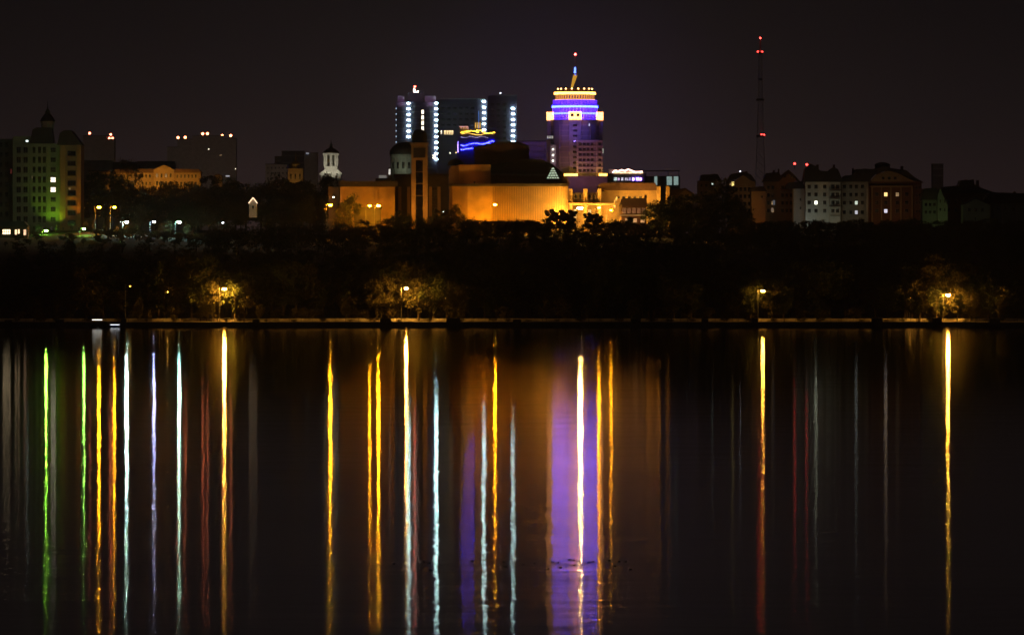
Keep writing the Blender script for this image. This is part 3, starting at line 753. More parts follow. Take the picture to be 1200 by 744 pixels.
# entertainment hall outlined in yellow and blue light strings
Y = 3500
t = thing('light_string_hall', 560, Y, 'hall outlined by wavy yellow and blue light strings before the towers', 'building')
MB().pprism([(536, 215), (536, 160), (540, 156), (578, 156), (583, 163), (583, 215)], Y, 12).build('wall', M['blue_glass_wall'], t)
def light_string(pts, r, m, name='light_string'):
    b = MB()
    for (a, c), (d, e) in zip(pts, pts[1:]):
        b.tube((PX(a, Y), Y - 0.6, PZ(c, Y)), (PX(d, Y), Y - 0.6, PZ(e, Y)), r, seg=5)
    b.build(name, m, t)
YEL = emis((1.0, 0.52, 0.03), 9.0, 0.6); BLU = emis((0.016, 0.018, 1.0), 38.0, 0.6); BLUP = emis((0.35, 0.22, 1.0), 5, 0.4)
def wob(x0, x1, f_, n_): return [(x0 + (x1-x0)*i/n_, f_(i/n_) + rnd.uniform(-0.55, 0.55)) for i in range(n_+1)]
light_string(wob(540, 561, lambda u: 156.2 - 2.3*math.sin(u*math.pi*0.9), 14), 0.22, YEL)
light_string(wob(558, 580, lambda u: 153.5 + 3.4*u - 1.2*math.sin(u*8), 14), 0.22, YEL)
light_string(wob(541, 578, lambda u: 157.4 - 1.0*math.sin(u*9), 20), 0.14, emis((1.0, 0.55, 0.08), 3.0, 0.5))
light_string(wob(540, 579, lambda u: 170.5 - 4.0*u + 1.0*math.sin(u*12), 20), 0.22, BLU)
light_string(wob(540, 560, lambda u: 175.3 - 1.5*u, 10), 0.26, BLU)
light_string(wob(560, 579, lambda u: 168.5 + 0.8*math.sin(u*7), 10), 0.24, BLU)
light_string([(536.8, 166), (536.5, 172), (536.8, 179)], 0.2, BLUP)
light_string(wob(540, 572, lambda u: 161 + 0.6*math.sin(u*14), 16), 0.07, emis((0.6, 0.5, 0.9), 1.6, 0.8))
MB().pbox(556, 564, 142, 152, Y + 2, 3).build('sign_tower', M['concrete'], t)
for i in range(3): window(t, 557.5 + i*2.5, 147, Y + 2, 1.7, 7, emis((1.0, 0.55, 0.12), 1.1, 0.4), M['frame_dark'], rows=3)
for i in range(3): window(t, 540.5 + i*3, 149.8, Y + 0.0, 2.4, 3.0, emis((1.0, 0.45, 0.22), 0.7, 0.4), M['frame_dark'])
MB().pprism([(538, 156), (538, 147.5), (548, 147.5), (548, 156)], Y, 4).build('corner_parapet', M['concrete'], t)
light_string([(561, 152), (561, 130)], 0.12, emis((0.1, 0.3, 1.0), 0.9), 'light_mast')
light_string([(548.5, 152), (548.5, 148.6), (538, 148.6)], 0.12, emis((1.0, 0.45, 0.4), 1.4))

# ------------------------------------------------------------------ the skyscraper with lit rings
Y = 3700
t = thing('ringed_skyscraper', 674, Y + 13, 'tall round topped skyscraper with orange and blue light rings and a spire', 'skyscraper')
s = S(Y); cx, cyy = PX(674, Y), Y + 15
g0 = ground(cx, Y) - 2
R = lambda p: p * s
MB().lathe([(R(29), g0), (R(29), PZ(140, Y)), (0.01, PZ(140, Y))], cx, cyy, 24).build('shaft', M['tower_wall'], t)
for i in range(11):
    y = 146 + i*6.3
    MB().lathe([(R(29), PZ(y + 1.3, Y)), (R(29.8), PZ(y + 1.3, Y)), (R(29.8), PZ(y, Y)), (R(29), PZ(y, Y))], cx, cyy, 24).build('floor_band', M['tower_band'], t)
BOX = emis((1.0, 0.36, 0.10), 8.0, 0.25)
for k, a in enumerate((-90, -180, 0, 90, -135, -45)):
    a_ = math.radians(a); main = k < 4
    rr = R(27.5) if main else R(25)
    w = R(6.8) if main else R(4)
    c_ = Vector((cx + rr*math.cos(a_), cyy + rr*math.sin(a_), 0))
    ux, uy = -math.sin(a_), math.cos(a_); vx, vy = math.cos(a_), math.sin(a_)
    def quad(w_, d0, d1): return [(c_.x + ux*i*w_ + vx*j, c_.y + uy*i*w_ + vy*j) for i, j in ((-1, d0), (1, d0), (1, d1), (-1, d1))][::-1]
    MB().plan(quad(w, -3, R(5)), g0, PZ(141 if main else 146, Y)).build('corner_bay', M['tower_wall'], t)
    if main:
        MB().plan(quad(w + 0.3, -3, R(5) + 0.3), PZ(140.2, Y), PZ(131, Y)).build('lit_lantern_box', BOX, t)
        for dx in (-0.5, 0.5):
            q0 = Vector((c_.x + ux*dx*w + vx*(R(5) + 0.32), c_.y + uy*dx*w + vy*(R(5) + 0.32), PZ(135, Y)))
            o = bpy.data.objects.new('window', window_mesh(R(3.6), R(3.4), M['frame'], M['glass'])); C.objects.link(o); o.parent = t
            o.location = q0 - world_loc(t); o.rotation_euler = (0, 0, a_ + math.pi/2)
    for i in range(9):
        zz = PZ(147 + i*6.3, Y)
        q0 = Vector((c_.x + vx*(R(5) + 0.03), c_.y + vy*(R(5) + 0.03), zz))
        if main and a != 90:
            o = bpy.data.objects.new('window', window_mesh(R(5.5), R(3.2), M['frame'], M['glass'], 3)); C.objects.link(o); o.parent = t
            o.location = q0 - world_loc(t); o.rotation_euler = (0, 0, a_ + math.pi/2)
def ring(name, r, y0, y1, m, dr=1.2, seg=40):
    return MB().lathe([(R(r - dr), PZ(y1, Y)), (R(r), PZ(y1, Y)), (R(r), PZ(y0, Y)), (R(r - dr), PZ(y0, Y)), (R(r-dr), PZ(y1, Y))], cx, cyy, seg).build(name, m, t)
BLUE = emis((0.026, 0.042, 1.0), 32); BLUE2 = emis((0.026, 0.034, 1.0), 28)
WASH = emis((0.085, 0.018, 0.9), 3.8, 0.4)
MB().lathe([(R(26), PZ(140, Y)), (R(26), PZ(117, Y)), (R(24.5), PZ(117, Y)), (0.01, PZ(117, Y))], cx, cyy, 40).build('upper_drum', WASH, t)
ring('blue_light_ring', 27.2, 123.6, 125.9, BLUE); ring('blue_light_ring', 26.9, 131.6, 133.8, BLUE2)
ring('drum_ledge', 27.3, 121.8, 122.8, M['tower_band']); ring('drum_ledge', 26.8, 137.6, 138.6, M['tower_band'])
for k in range(20):
    a = -math.pi/2 + (k - 9.5) * 0.155
    x, y_ = cx + R(26.4)*math.cos(a), cyy + R(26.4)*math.sin(a)
    MB().box(x - 0.16, x + 0.16, y_ - 0.16, y_ + 0.16, PZ(139.5, Y), PZ(117.5, Y)).build('drum_rib', M['tower_band'], t)
MB().lathe([(R(23), PZ(117, Y)), (R(23), PZ(109, Y))], cx, cyy, 40).build('lookout_wall', M['tower_wall'], t)
for k in range(22):
    a = -math.pi/2 + (k - 10.5) * 0.14
    o = bpy.data.objects.new('lookout_window', window_mesh(R(2.2), R(4.6), M['brick'], emis((1.0, 0.36, 0.08), 1.3 , 0.4), 1)); C.objects.link(o); o.parent = t
    o.location = Vector((cx + R(23.1)*math.cos(a), cyy + R(23.1)*math.sin(a), PZ(113.2, Y))) - world_loc(t); o.rotation_euler = (0, 0, a + math.pi/2)
OR = emis((1.0, 0.40, 0.06), 14.0)
ring('orange_light_ring', 24.6, 107.6, 110.2, OR)
ring('thin_light_ring', 23.6, 115.8, 116.6, emis((1.0, 0.45, 0.15), 2.2))
MB().lathe([(R(24), PZ(107.6, Y)), (R(21), PZ(104.8, Y)), (R(8), PZ(102.2, Y)), (0.01, PZ(102, Y))], cx, cyy, 32).build('roof', M['brick'], t)
for k in range(8):
    a = -math.pi/2 + (k - 3.5)*0.36
    MB().ball((cx + R(21)*math.cos(a), cyy + R(21)*math.sin(a), PZ(103.8, Y)), 0.45, 1, 6, 4).build('roof_lamp', emis((1.0, 0.5, 0.15), 9), t)
sp = MB(); sp.tube((PX(670, Y), cyy, PZ(103, Y)), (PX(674.5, Y), cyy, PZ(87.5, Y)), R(1.3), R(2.6), 6)
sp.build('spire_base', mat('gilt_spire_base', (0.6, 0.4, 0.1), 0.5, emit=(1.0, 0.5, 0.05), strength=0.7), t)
MB().pbox(671, 677.5, 86.2, 88, cyy - 1, 2).build('spire_platform', M['tower_band'], t)
MB().tube((PX(674, Y), cyy, PZ(88, Y)), (PX(674.2, Y), cyy, PZ(78, Y)), 0.62, 0.4).build('lit_mast', emis((0.12, 0.22, 1.0), 5), t)
MB().tube((PX(674.2, Y), cyy, PZ(78, Y)), (PX(674.2, Y), cyy, PZ(64.5, Y)), 0.34, 0.16).build('mast', M['tower_band'], t)
red_lamp(t, 674.2, 64, cyy - 1, 0.6, (1.0, 0.06, 0.05), 30, 0.8)
for i in range(3):
    window(t, 642 + i*2.6, 161, Y + 4, 2.0, 3.4, emis((0.9, 0.85, 0.8), 0.6, 0.4), M['frame'])
window(t, 702.2, 177, Y - 0.9 + 4, 3.2, 6, emis((0.85, 0.95, 0.75), 0.45), M['frame']); window(t, 706, 177, Y + 3.1, 3.0, 6, emis((0.85, 0.95, 0.75), 0.5), M['frame'])
window(t, 690.6, 146.5, Y - 0.4, 1.4, 3.2, emis((0.7, 0.7, 1.0), 1.6), M['frame'])
MB().pbox(676, 706, 164, 262, Y - 6, 8).build('lower_facade', M['tower_wall'], t)
for i in range(7): MB().pbox(675.5, 706.5, 165 + i*6.2, 166.1 + i*6.2, Y - 6.7, 0.7).build('facade_band', M['tower_band'], t)
for x in (676.5, 699.2): MB().pbox(x - 0.7, x + 0.7, 164, 212, Y - 6.9, 0.9).build('facade_pier', M['tower_band'], t)
for x in (680, 684.6, 689.2, 693.8, 702.8):
    for i in range(6): window(t, x, 169 + i*6.2, Y - 6, 3.4, 3.4, M['glass'], M['frame'])
for a, b2 in ((661, 677), (702, 713)):
    MB().pbox(a, b2, 203.6, 206.4, Y - 12, 3).build('cornice_light', emis((1.0, 0.46, 0.06), 9, 0.4), t)
MB().gbox(658, 716, 206.4, Y - 14, 8).build('podium', M['concrete'], t)
# uplights of the crown, part of the tower's own lighting
for px, py_ in ((644, 150), (674, 150), (704, 150)):
    spot(t, (PX(px, Y), Y - 22, PZ(py_ + 14, Y)), (PX(674, Y), Y + 4, PZ(136, Y)), (0.30, 0.16, 1.0), 6500, 70, 1.0)
spot(t, (PX(690, Y), Y - 40, PZ(222, Y)), (PX(690, Y), Y, PZ(180, Y)), (1.0, 0.30, 0.5), 9000, 80, 1.0)
spot(t, (PX(655, Y), Y - 40, PZ(222, Y)), (PX(655, Y), Y, PZ(180, Y)), (0.9, 0.32, 0.7), 8000, 80, 1.0)

t = slab_block('tower_annex', [(606, 640, 166)], 3760, 'dim reddish annex tower beside the ringed skyscraper', 'building', M['tower_wall'], 6.4)
for y in (175.3, 182, 188.7): window(t, 648 - 10, y, 3759, 1.6, 1.6, M['glass'])
t = thing('stair_tower', 648, 3720, 'narrow stair tower with three small white lamps by the skyscraper', 'tower')
MB().gbox(645, 651.5, 170, 3690, 6).build('wall', M['tower_wall'], t)
for y in (175.3, 182, 188.7):
    MB().ball((PX(648, 3690), 3689.2, PZ(y, 3690)), 0.42, 1, 6, 4).build('lamp', emis((1.0, 0.9, 0.7), 9), t)

# shopping centre: pinkish roof sign, colour screens
Y = 3450
t = thing('shopping_centre', 734, Y, 'shopping centre with a jagged glowing roof sign and violet screens', 'shopping centre')
MB().gbox(712, 757, 203.5, Y, 14).build('wall', M['concrete_dark'], t)
MB().pprism([(712, 203.5), (713, 198.5), (753, 200.5), (754, 203.5)], Y + 3, 8).build('roof_edge', M['tower_band'], t)
z_ = [(718, 202.6), (721, 199.6), (724, 201.2), (728.5, 199.0), (732, 200.6), (736, 198.4), (741, 200.4), (745, 202.0), (753, 201.2)]
b = MB()
for (a, c), (d, e) in zip(z_, z_[1:]): b.tube((PX(a, Y), Y + 1.5, PZ(c, Y)), (PX(d, Y), Y + 1.5, PZ(e, Y)), 0.36, seg=5)
b.build('roof_sign', emis((1.0, 0.55, 0.42), 6, 0.3), t)
MB().pbox(719, 753.5, 201.8, 203.4, Y - 0.6, 0.5).build('sign_band', emis((1.0, 0.60, 0.32), 2.6, 0.4), t)
cols_ = [(0.7, 0.9, 0.85), (0.9, 0.6, 1.0), (0.85, 0.8, 1.0), (0.8, 0.7, 0.9), (0.5, 0.4, 0.8), (0.35, 0.2, 1.0), (0.22, 0.12, 1.0), (0.3, 0.15, 0.9)]
for i, c_ in enumerate(cols_):
    x = 719.5 + i*4.3
    MB().pbox(x, x + (2.2 if i % 3 else 3.6), 208.2 + (i % 2)*0.5, 211.6, Y - 0.5, 0.4).build('screen', emis(c_, 1.0 if i < 5 else 16.0, 0.5), t)
for x in (719, 728): MB().pprism([(x, 217.6), (x, 215.4), (x + 3.5, 214.6), (x + 3.5, 216.2)], Y - 20, 0.5).build('lit_sign', emis((1.0, 0.95, 0.9), 1.3), t)
MB().gbox(714, 756, 213, Y - 18, 10).build('lower_wall', M['brick'], t)

t = thing('banner_building', 776, 3300, 'dark frame building with three pale lit banner panels', 'building')
MB().gbox(756, 797, 206.5, 3300, 12).build('wall', M['concrete_dark'], t)
MB().pbox(755, 797, 199.8, 200.6, 3301, 10).build('roof_rail', M['grey_metal'], t)
for x in (757, 770, 783, 795): MB().pbox(x - 0.3, x + 0.3, 200.6, 206.5, 3301.5, 0.4).build('post', M['grey_metal'], t)
for a, b2 in ((766.8, 770.2), (781.4, 787.4), (789.6, 794.8)):
    MB().pbox(a, b2, 207, 217, 3299.6, 0.3).build('lit_banner', emis((0.50, 0.72, 0.66), 0.5, 0.12), t)

# ------------------------------------------------------------------ lattice radio mast
Y = 5200
t = thing('radio_mast', 891, Y, 'tall lattice radio mast with red warning lamps on the dark skyline', 'radio mast')
g0 = ground(PX(891, Y), Y)
def hw(z):
    k = (z - g0) / (PZ(62, Y) - g0)
    return (4.6 * (1-k)**1.6 + 1.15)
b = MB(); cx = PX(891, Y)
lv = [g0 + (PZ(62, Y) - g0) * (i/26) for i in range(27)]
for z0_, z1_ in zip(lv, lv[1:]):
    a, c = hw(z0_), hw(z1_)
    cs0 = [(cx+i*a, Y+j*a, z0_) for i, j in ((-1,-1),(1,-1),(1,1),(-1,1))]; cs1 = [(cx+i*c, Y+j*c, z1_) for i, j in ((-1,-1),(1,-1),(1,1),(-1,1))]
    for i in range(4):
        j = (i+1) % 4
        b.tube(cs0[i], cs1[i], 0.13, seg=4); b.tube(cs0[i], cs1[j], 0.10, seg=3); b.tube(cs0[j], cs1[i], 0.10, seg=3); b.tube(cs1[i], cs1[j], 0.07, seg=3)
b.build('lattice', M['grey_metal'], t)
MB().tube((cx, Y, PZ(62, Y)), (cx, Y, PZ(45.5, Y)), 0.8, 0.35, 8).build('antenna', M['grey_metal'], t)
for py_, w_ in ((61.5, 2.6), (92, 2.6), (116, 4.8), (158.5, 4.6)):
    MB().pbox(891 - w_, 891 + w_, py_, py_ + 2.2, Y - 2.5, 5).build('platform', M['concrete'], t)
for px, py_, st in ((891, 45, 16), (888.2, 61, 8), (893.2, 61, 8), (892.6, 158, 10), (895.4, 158.2, 10)):
    red_lamp(t, px, py_, Y - 3, 0.7, (1.0, 0.05, 0.04), st, 1.0)
# ------------------------------------------------------------------ dark apartment houses along the ridge
def block(name, label, Y, walls, roofs, wall_m, D=13, cat='apartment block', roof_m=None):
    px = (min(w[0] for w in walls) + max(w[1] for w in walls)) / 2
    t = thing(name, px, Y, label, cat)
    for i, w in enumerate(walls):
        MB().gbox(w[0], w[1], w[2], Y + (w[3] if len(w) > 3 else 0), D).build('wall', w[4] if len(w) > 4 else wall_m, t)
    for r in roofs:
        MB().pprism(r, Y - 1.0, D + 2).build('roof', roof_m or M['roof_dark'], t)
        a, b2 = min(p[0] for p in r), max(p[0] for p in r); yt = min(p[1] for p in r); yb = max(p[1] for p in r)
        for q in range(max(1, int((b2 - a) / 16))):
            cx_ = a + (b2 - a) * (0.2 + 0.6 * rnd.random()); wq = rnd.uniform(0.9, 1.8)
            MB().pbox(cx_ - wq, cx_ + wq, yt - rnd.uniform(-1.5, 1.2), yb - 1, Y + rnd.uniform(3, 9), 1.2).build('chimney', M['brick'], t)
        cx_ = a + (b2 - a) * rnd.uniform(0.3, 0.7); x_ = PX(cx_, Y)
        MB().tube((x_, Y + 4, PZ(yb - 2, Y)), (x_, Y + 4, PZ(yt - rnd.uniform(2, 5), Y)), 0.06, 0.03, 5).build('aerial', M['grey_metal'], t)
    return t
G = M['glass']
t = block('dim_flat_block', 'dim ochre apartment house with one pale window, near the museum pillars', 2560, [(818, 840, 212)], [[(820, 212.3), (822, 205), (841, 204), (846, 212.3)]], M['plaster_warm'])
window_grid(t, [822, 827.5, 833], [217.5, 226], 2560, 2.4, 3.2, G)
window(t, 834.8, 215.6, 2560, 2.2, 2.6, COOL_WINDOW)
t = block('ochre_gabled_apartments', 'ochre gabled apartment house with one yellow lit window', 2530, [(853, 885, 212.5)], [[(851, 212.8), (857, 204), (871, 201.5), (880, 204.5), (886, 212.8), (878, 209), (871, 205), (863, 210)]], M['plaster_warm'])
MB().pprism([(861, 212.5), (871, 205.5), (881, 212.5)], 2529.7, 6).build('gable', M['plaster_warm'], t)
window_grid(t, [863, 868, 873, 878, 883], [222, 230.5, 239, 247.5], 2530, 3.2, 4.8, G)
window(t, 858.8, 215.6, 2530, 3.2, 5.2, emis((1.0, 0.75, 0.22), 1.5, 0.3)); window(t, 855.8, 215.6, 2530, 1.6, 3.6, DIM_WINDOW)
red_lamp(t, 867.6, 201, 2531, 0.25, (0.85, 0.9, 1.0), 4, 0.6)
t = block('orange_end_house', 'apartment house with a plain orange lit end wall', 2500, [(880.5, 897, 224)], [[(878, 224.2), (882, 219.5), (895, 218.5), (899, 224.2)]], M['plaster_warm'])
window(t, 893, 231, 2500, 1.8, 3.2, G)
t = block('arched_gable_apartments', 'apartment house with a wide arched gable and dark upper windows', 2520, [(896, 931, 212.5)], [[(894, 213), (898, 203), (913, 202), (915, 206), (924, 199), (932, 206), (938, 213), (930, 208), (924, 203.5), (917, 208), (913, 213)]], M['plaster_warm'])
MB().pprism([(914, 212.5), (914.5, 208), (924, 203.6), (932, 208), (934, 212.5)], 2519.6, 5).build('gable', M['plaster_warm'], t)
window_grid(t, [900.5, 905.5, 917, 922, 927], [220, 229, 238, 247], 2520, 3.0, 4.4, G, lit={(1, 2): DIM_WINDOW, (1, 3): DIM_WINDOW})
window(t, 920, 206.8, 2519.6, 3, 2.6, G); window(t, 927.5, 206.8, 2519.6, 3, 2.6, G)
for y in (224.6, 233.6, 242.6): MB().pbox(914.5, 930.5, y, y + 1.4, 2518.6, 1.2).build('balcony', M['plaster'], t)
window(t, 907, 237.5, 2519.4, 2.8, 6, emis((0.7, 0.7, 0.8), 0.14)); window(t, 905, 246, 2519.4, 2.8, 5, emis((1.0, 0.7, 0.5), 0.2))
t = block('white_end_house', 'pale apartment house with a plain white lit end wall', 2498, [(930, 943.5, 221)], [[(920, 221.3), (924, 214), (940, 212.5), (945, 221.3)]], M['white_paint'])
window(t, 938, 234, 2498, 1.8, 3.2, G); window(t, 938, 244, 2498, 1.8, 3.2, G)
t = block('white_apartments', 'greenish white apartment house with a single bright window and two red roof lamps', 2490, [(944, 985, 213)],
          [[(941, 213.3), (944, 198), (950, 192), (956, 195), (961, 200), (970, 201), (975, 197), (982, 198), (988, 213.3)]], M['white_paint'])
window_grid(t, [948.3, 956.2, 966.4, 976, 981.5], [219, 228.2, 237.6, 247.2], 2490, 3.8, 4.6, G, lit={(1, 2): emis((0.95, 1.0, 0.72), 4.0)}, cols=2, rows=2)
MB().pbox(970.4, 971.8, 213.3, 262, 2489.2, 0.8).build('downpipe_pier', M['white_paint'], t)
for y in (223.2, 232.6, 242.2, 252): MB().pbox(973, 984.4, y, y + 1.4, 2488.8, 1.2).build('balcony', M['plaster'], t)
red_lamp(t, 931.4, 192, 2496, 0.4, (1.0, 0.05, 0.04), 9, 1.8); red_lamp(t, 945.6, 193, 2492, 0.4, (1.0, 0.05, 0.04), 9, 1.4)
t = block('cream_apartments', 'cream apartment house with two small lit windows beside the white one', 2492, [(986, 1016, 213)], [[(984, 213.3), (990, 206), (1000, 205), (1003, 198.5), (1018, 198), (1021, 213.3)]], M['plaster'])
window_grid(t, [989.5, 997, 1003.4, 1010.5], [219, 228.4, 237.8, 249], 2492, 3.6, 4.6, G, lit={(2, 2): emis((0.85, 1.0, 0.8), 1.0), (2, 3): emis((0.9, 0.9, 1.0), 0.8)}, rows=2)
MB().pbox(1014.6, 1017.4, 213, 262, 2491.2, 1).build('corner_pilaster', M['plaster'], t)
t = block('grand_gable_apartments', 'dark brick apartment house with a broad stepped gable and roof cupola', 2500, [(1017, 1080, 213)], [[(1001, 211), (1003, 199), (1024, 198), (1036, 195.5), (1050, 198), (1062, 199.5), (1072, 208), (1083, 214), (1070, 211), (1052, 202), (1040, 199.5), (1026, 204), (1018, 212)]], M['brick'])
MB().pprism([(1019, 213), (1027, 205), (1040, 200.3), (1052, 203), (1070, 212), (1070, 213)], 2499.6, 6).build('gable', M['plaster_warm'], t)
MB().lathe([(2.6, PZ(198, 2504)), (2.6, PZ(194.2, 2504)), (2.9, PZ(194, 2504)), (2.3, PZ(191.8, 2504)), (0.9, PZ(190.4, 2504)), (0.01, PZ(190, 2504))], PX(1034, 2504), 2504, 14).build('cupola', M['roof_dark'], t)
MB().pbox(1019, 1070, 217.8, 219.4, 2498.9, 0.8).build('arch_band', M['plaster_warm'], t)
for x in (1022, 1033, 1044, 1056, 1069): MB().pbox(x - 0.8, x + 0.8, 219.4, 262, 2499.2, 0.6).build('pilaster', M['plaster_warm'], t)
window_grid(t, [1027.5, 1038, 1051.5, 1062.5], [228, 237.8, 247.4], 2500, 4.2, 4.8, G, lit={(1, 0): emis((1.0, 0.62, 0.22), 2.4), (2, 0): DIM_WINDOW, (1, 2): emis((0.9, 0.85, 1.0), 1.2)}, rows=2)
window_grid(t, [1035, 1042, 1049], [209], 2499.6, 3.4, 3.4, G)
window_grid(t, [1074, 1077.5], [220, 229, 238, 248], 2500, 2.2, 3.6, G)
t = block('low_turret_house', 'low greenish house with a thin pointed corner turret', 2480, [(1081, 1110, 234)], [[(1079, 234.3), (1083, 221), (1098, 220), (1100, 234.3)]], M['plaster_green'])
MB().pprism([(1098.5, 262), (1098.5, 230), (1101.8, 220.5), (1105.5, 230), (1110.5, 240), (1110.5, 262)], 2478, 8).build('turret', M['plaster_green'], t)
window_grid(t, [1085, 1090, 1095], [240, 248.8], 2480, 3.0, 4.2, G); window_grid(t, [1101.8, 1107], [236, 246], 2478, 1.8, 4.2, G)
t = block('dark_ridge_house', 'black hipped roof house with a chimney stack beside the turret house', 2540, [(1105, 1165, 226)], [[(1098, 226.5), (1106, 219), (1124, 217.5), (1126, 211.5), (1140, 211.2), (1142, 216), (1152, 221), (1168, 226.5)]], M['brick'])
window_grid(t, [1112, 1120, 1128, 1136], [236, 246], 2540, 3, 4.4, G)
t = block('small_gable_house', 'small dim house with a low front gable among dark roofs', 2470, [(1129, 1160, 240)], [[(1127, 240.5), (1143.5, 231.2), (1162, 240.5), (1143.5, 233)]], M['plaster_green'])
MB().pprism([(1130, 240), (1143.5, 233.2), (1159, 240)], 2469.8, 6).build('gable', M['plaster_green'], t)
window_grid(t, [1136, 1143.5, 1151], [246], 2470, 3.4, 4.6, G)
t = block('long_dark_house', 'long dark house running out of view past the small gable', 2500, [(1164, 1215, 238)], [[(1150, 238.4), (1160, 225.5), (1178, 226), (1215, 227), (1216, 238.4)]], M['plaster_green'])
window_grid(t, [1170 + i*9 for i in range(5)], [244], 2500, 4, 4.6, G)
for x in (1174.5, 1191.5): MB().pbox(x - 0.6, x + 0.6, 238, 262, 2499.2, 0.8).build('pilaster', M['plaster'], t)

# ------------------------------------------------------------------ street lamps
def lamp(px, py, Y, color, L, label, r=0.52, arm=1.3, group='street lamps', cat='street lamp', name='street_lamp', side=1, sz=0.55):
    """post, arm, hooded head and glowing bulb; the bulb sits on the photo pixel"""
    x, z = PX(px, Y), PZ(py, Y)
    xb = x - side * arm
    g = ground(xb, Y)
    t = bpy.data.objects.new(name, None); C.objects.link(t); t.location = (xb, Y, g)
    tag(t, label, cat, group)
    MB().tube((xb, Y, g - 0.4), (xb, Y, g + 0.9), 0.16, 0.13, 8).build('base', M['dark_metal'], t)
    MB().tube((xb, Y, g + 0.9), (xb, Y, z + 0.25), 0.09, 0.055, 8).build('post', M['grey_metal'], t)
    if arm > 0: MB().tube((xb, Y, z + 0.25), (x, Y, z + 0.55), 0.045, 0.04, 6).build('arm', M['grey_metal'], t)
    MB().lathe([(r*1.15, z + 0.18), (r*0.9, z + 0.38), (r*0.3, z + 0.52), (0.01, z + 0.54)], x, Y, 10).build('lamp_hood', M['dark_metal'], t)
    MB().ball((x, Y, z), r, sz, 10, 6).build('bulb', emis(color, L), t)
    return t
SH = 'sodium street lamps along the shore road'
lamp(263, 338.5, 1913, SODIUM_PALE, 2000, 'shore street lamp glowing among leaves below the tiny chapel', group=SH)
lamp(476, 338, 1913, SODIUM_PALE, 2000, 'shore street lamp on a clear post below the slim domed tower', r=0.46, group=SH)
lamp(894, 341, 1913, SODIUM_PALE, 380, 'shore street lamp half hidden by leaves below the radio mast', group=SH)
lamp(1111, 346, 1913, SODIUM_PALE, 1500, 'shore street lamp glowing in foliage farthest from the boat', group=SH)
lamp(152.5, 335.5, 1921.6, SODIUM_PALE, 9, 'dim shore street lamp on a tall post near the boat', r=0.25, group=SH)
HL = 'lamps on the slope under the city'
lamp(116, 243, 2400, SODIUM, 1020, 'bright orange slope lamp next to the turreted apartment block', r=0.59, group=HL)
lamp(134, 243, 2405, SODIUM, 544, 'fainter orange slope lamp between orange and white lamps', r=0.52, group=HL)
lamp(148.5, 260.5, 2385, (0.60, 1.0, 0.88), 1020, 'brightest white slope lamp below the classical building', r=0.59, group=HL)
lamp(180.5, 260.3, 2392, (0.50, 0.55, 1.0), 353, 'small bluish slope lamp between white and green white lamps', r=0.47, group=HL)
lamp(210, 260.3, 2385, (0.50, 1.0, 0.80), 680, 'green white slope lamp shining into tree crowns', r=0.55, group=HL)
lamp(98.3, 268.5, 2380, (0.35, 1.0, 0.10), 420, 'small green slope lamp behind shrubs', r=0.47, group=HL)
lamp(54, 270.5, 2435, (0.35, 1.0, 0.06), 620, 'green lamp at the foot of the turreted apartment block', r=0.52, group=HL)
lamp(261.2, 261.2, 2385, (0.9, 0.95, 1.0), 9, 'tiny cold lamp on the dark slope below the chapel', r=0.36, group=HL)
lamp(238, 250, 2600, (1.0, 0.28, 0.06), 0.8, 'very dim reddish lamp among dark trees', r=0.39, group=HL)
lamp(387, 240.5, 2432, SODIUM, 884, 'orange slope lamp beside the dark tree near the concert hall', r=0.55, group=HL)
lamp(390.8, 231.2, 2478, (1.0, 0.9, 0.7), 8, 'tiny white lamp above the orange one beside the hall', r=0.36, group=HL)
lamp(433.3, 241.3, 2434, SODIUM, 544, 'smaller of two orange lamps before the concert hall', r=0.49, group=HL)
lamp(443.5, 241.3, 2430, SODIUM, 1224, 'larger of two orange lamps before the concert hall', r=0.59, group=HL)
lamp(580, 240, 2426, SODIUM, 748, 'orange lamp standing before the ribbed theatre wall', r=0.55, group=HL)
lamp(680, 244, 2422, (1.0, 0.56, 0.12), 1768, 'brightest golden lamp before the museum pillars', r=0.81, group=HL)
lamp(659, 255.5, 2425, (1.0, 0.50, 0.07), 1500, 'low golden lamp at the rounded end of the ribbed wall', r=0.5, arm=0.0, group=HL)
lamp(702, 243.5, 2434, SODIUM, 442, 'orange lamp between the museum pillars', r=0.52, group=HL)
lamp(716, 246.5, 2434, SODIUM, 285, 'orange lamp beside the white slanted fin', r=0.47, group=HL)
lamp(520, 248.5, 2425, (0.75, 0.85, 1.0), 6, 'tiny cold lamp in the trees beside the theatre', r=0.33, group=HL)

# ------------------------------------------------------------------ facade lighting
TH = 'amber floodlight at the foot of the ribbed theatre wall, '
for px, w_, n_ in ((536, 900, 'beside the dark trees'), (548, 1300, 'under the plain face'), (564, 3600, 'at the corner fold'), (590, 1000, 'before the first ribs'), (611, 900, 'before the middle ribs'), (632, 1000, 'before the last ribs')):
    floodlight(px, 262, 2434.5, px + 1, 236, 2440, SODIUM, w_, TH + n_, 140)
floodlight(590, 262, 2419, 590, 236, 2440, SODIUM, 2400, TH + 'set back before the ribs', 110)
floodlight(625, 262, 2419, 625, 236, 2440, SODIUM, 1700, TH + 'set back before the last ribs', 110)
floodlight(659, 261, 2434, 660, 240, 2440, (1.0, 0.44, 0.05), 22000, TH + 'at the rounded end', 130)
floodlight(556, 214, 2441, 556, 200, 2447, (1.0, 0.26, 0.03), 120, 'small amber floodlight on the theatre side block', 130)
floodlight(672, 262, 2438, 684, 244, 2448, (1.0, 0.5, 0.09), 9000, 'golden floodlight at the foot of the museum pillars', 130)
floodlight(700, 262, 2438, 702, 244, 2450, (1.0, 0.5, 0.09), 7000, 'golden floodlight under the museum canopy', 130)
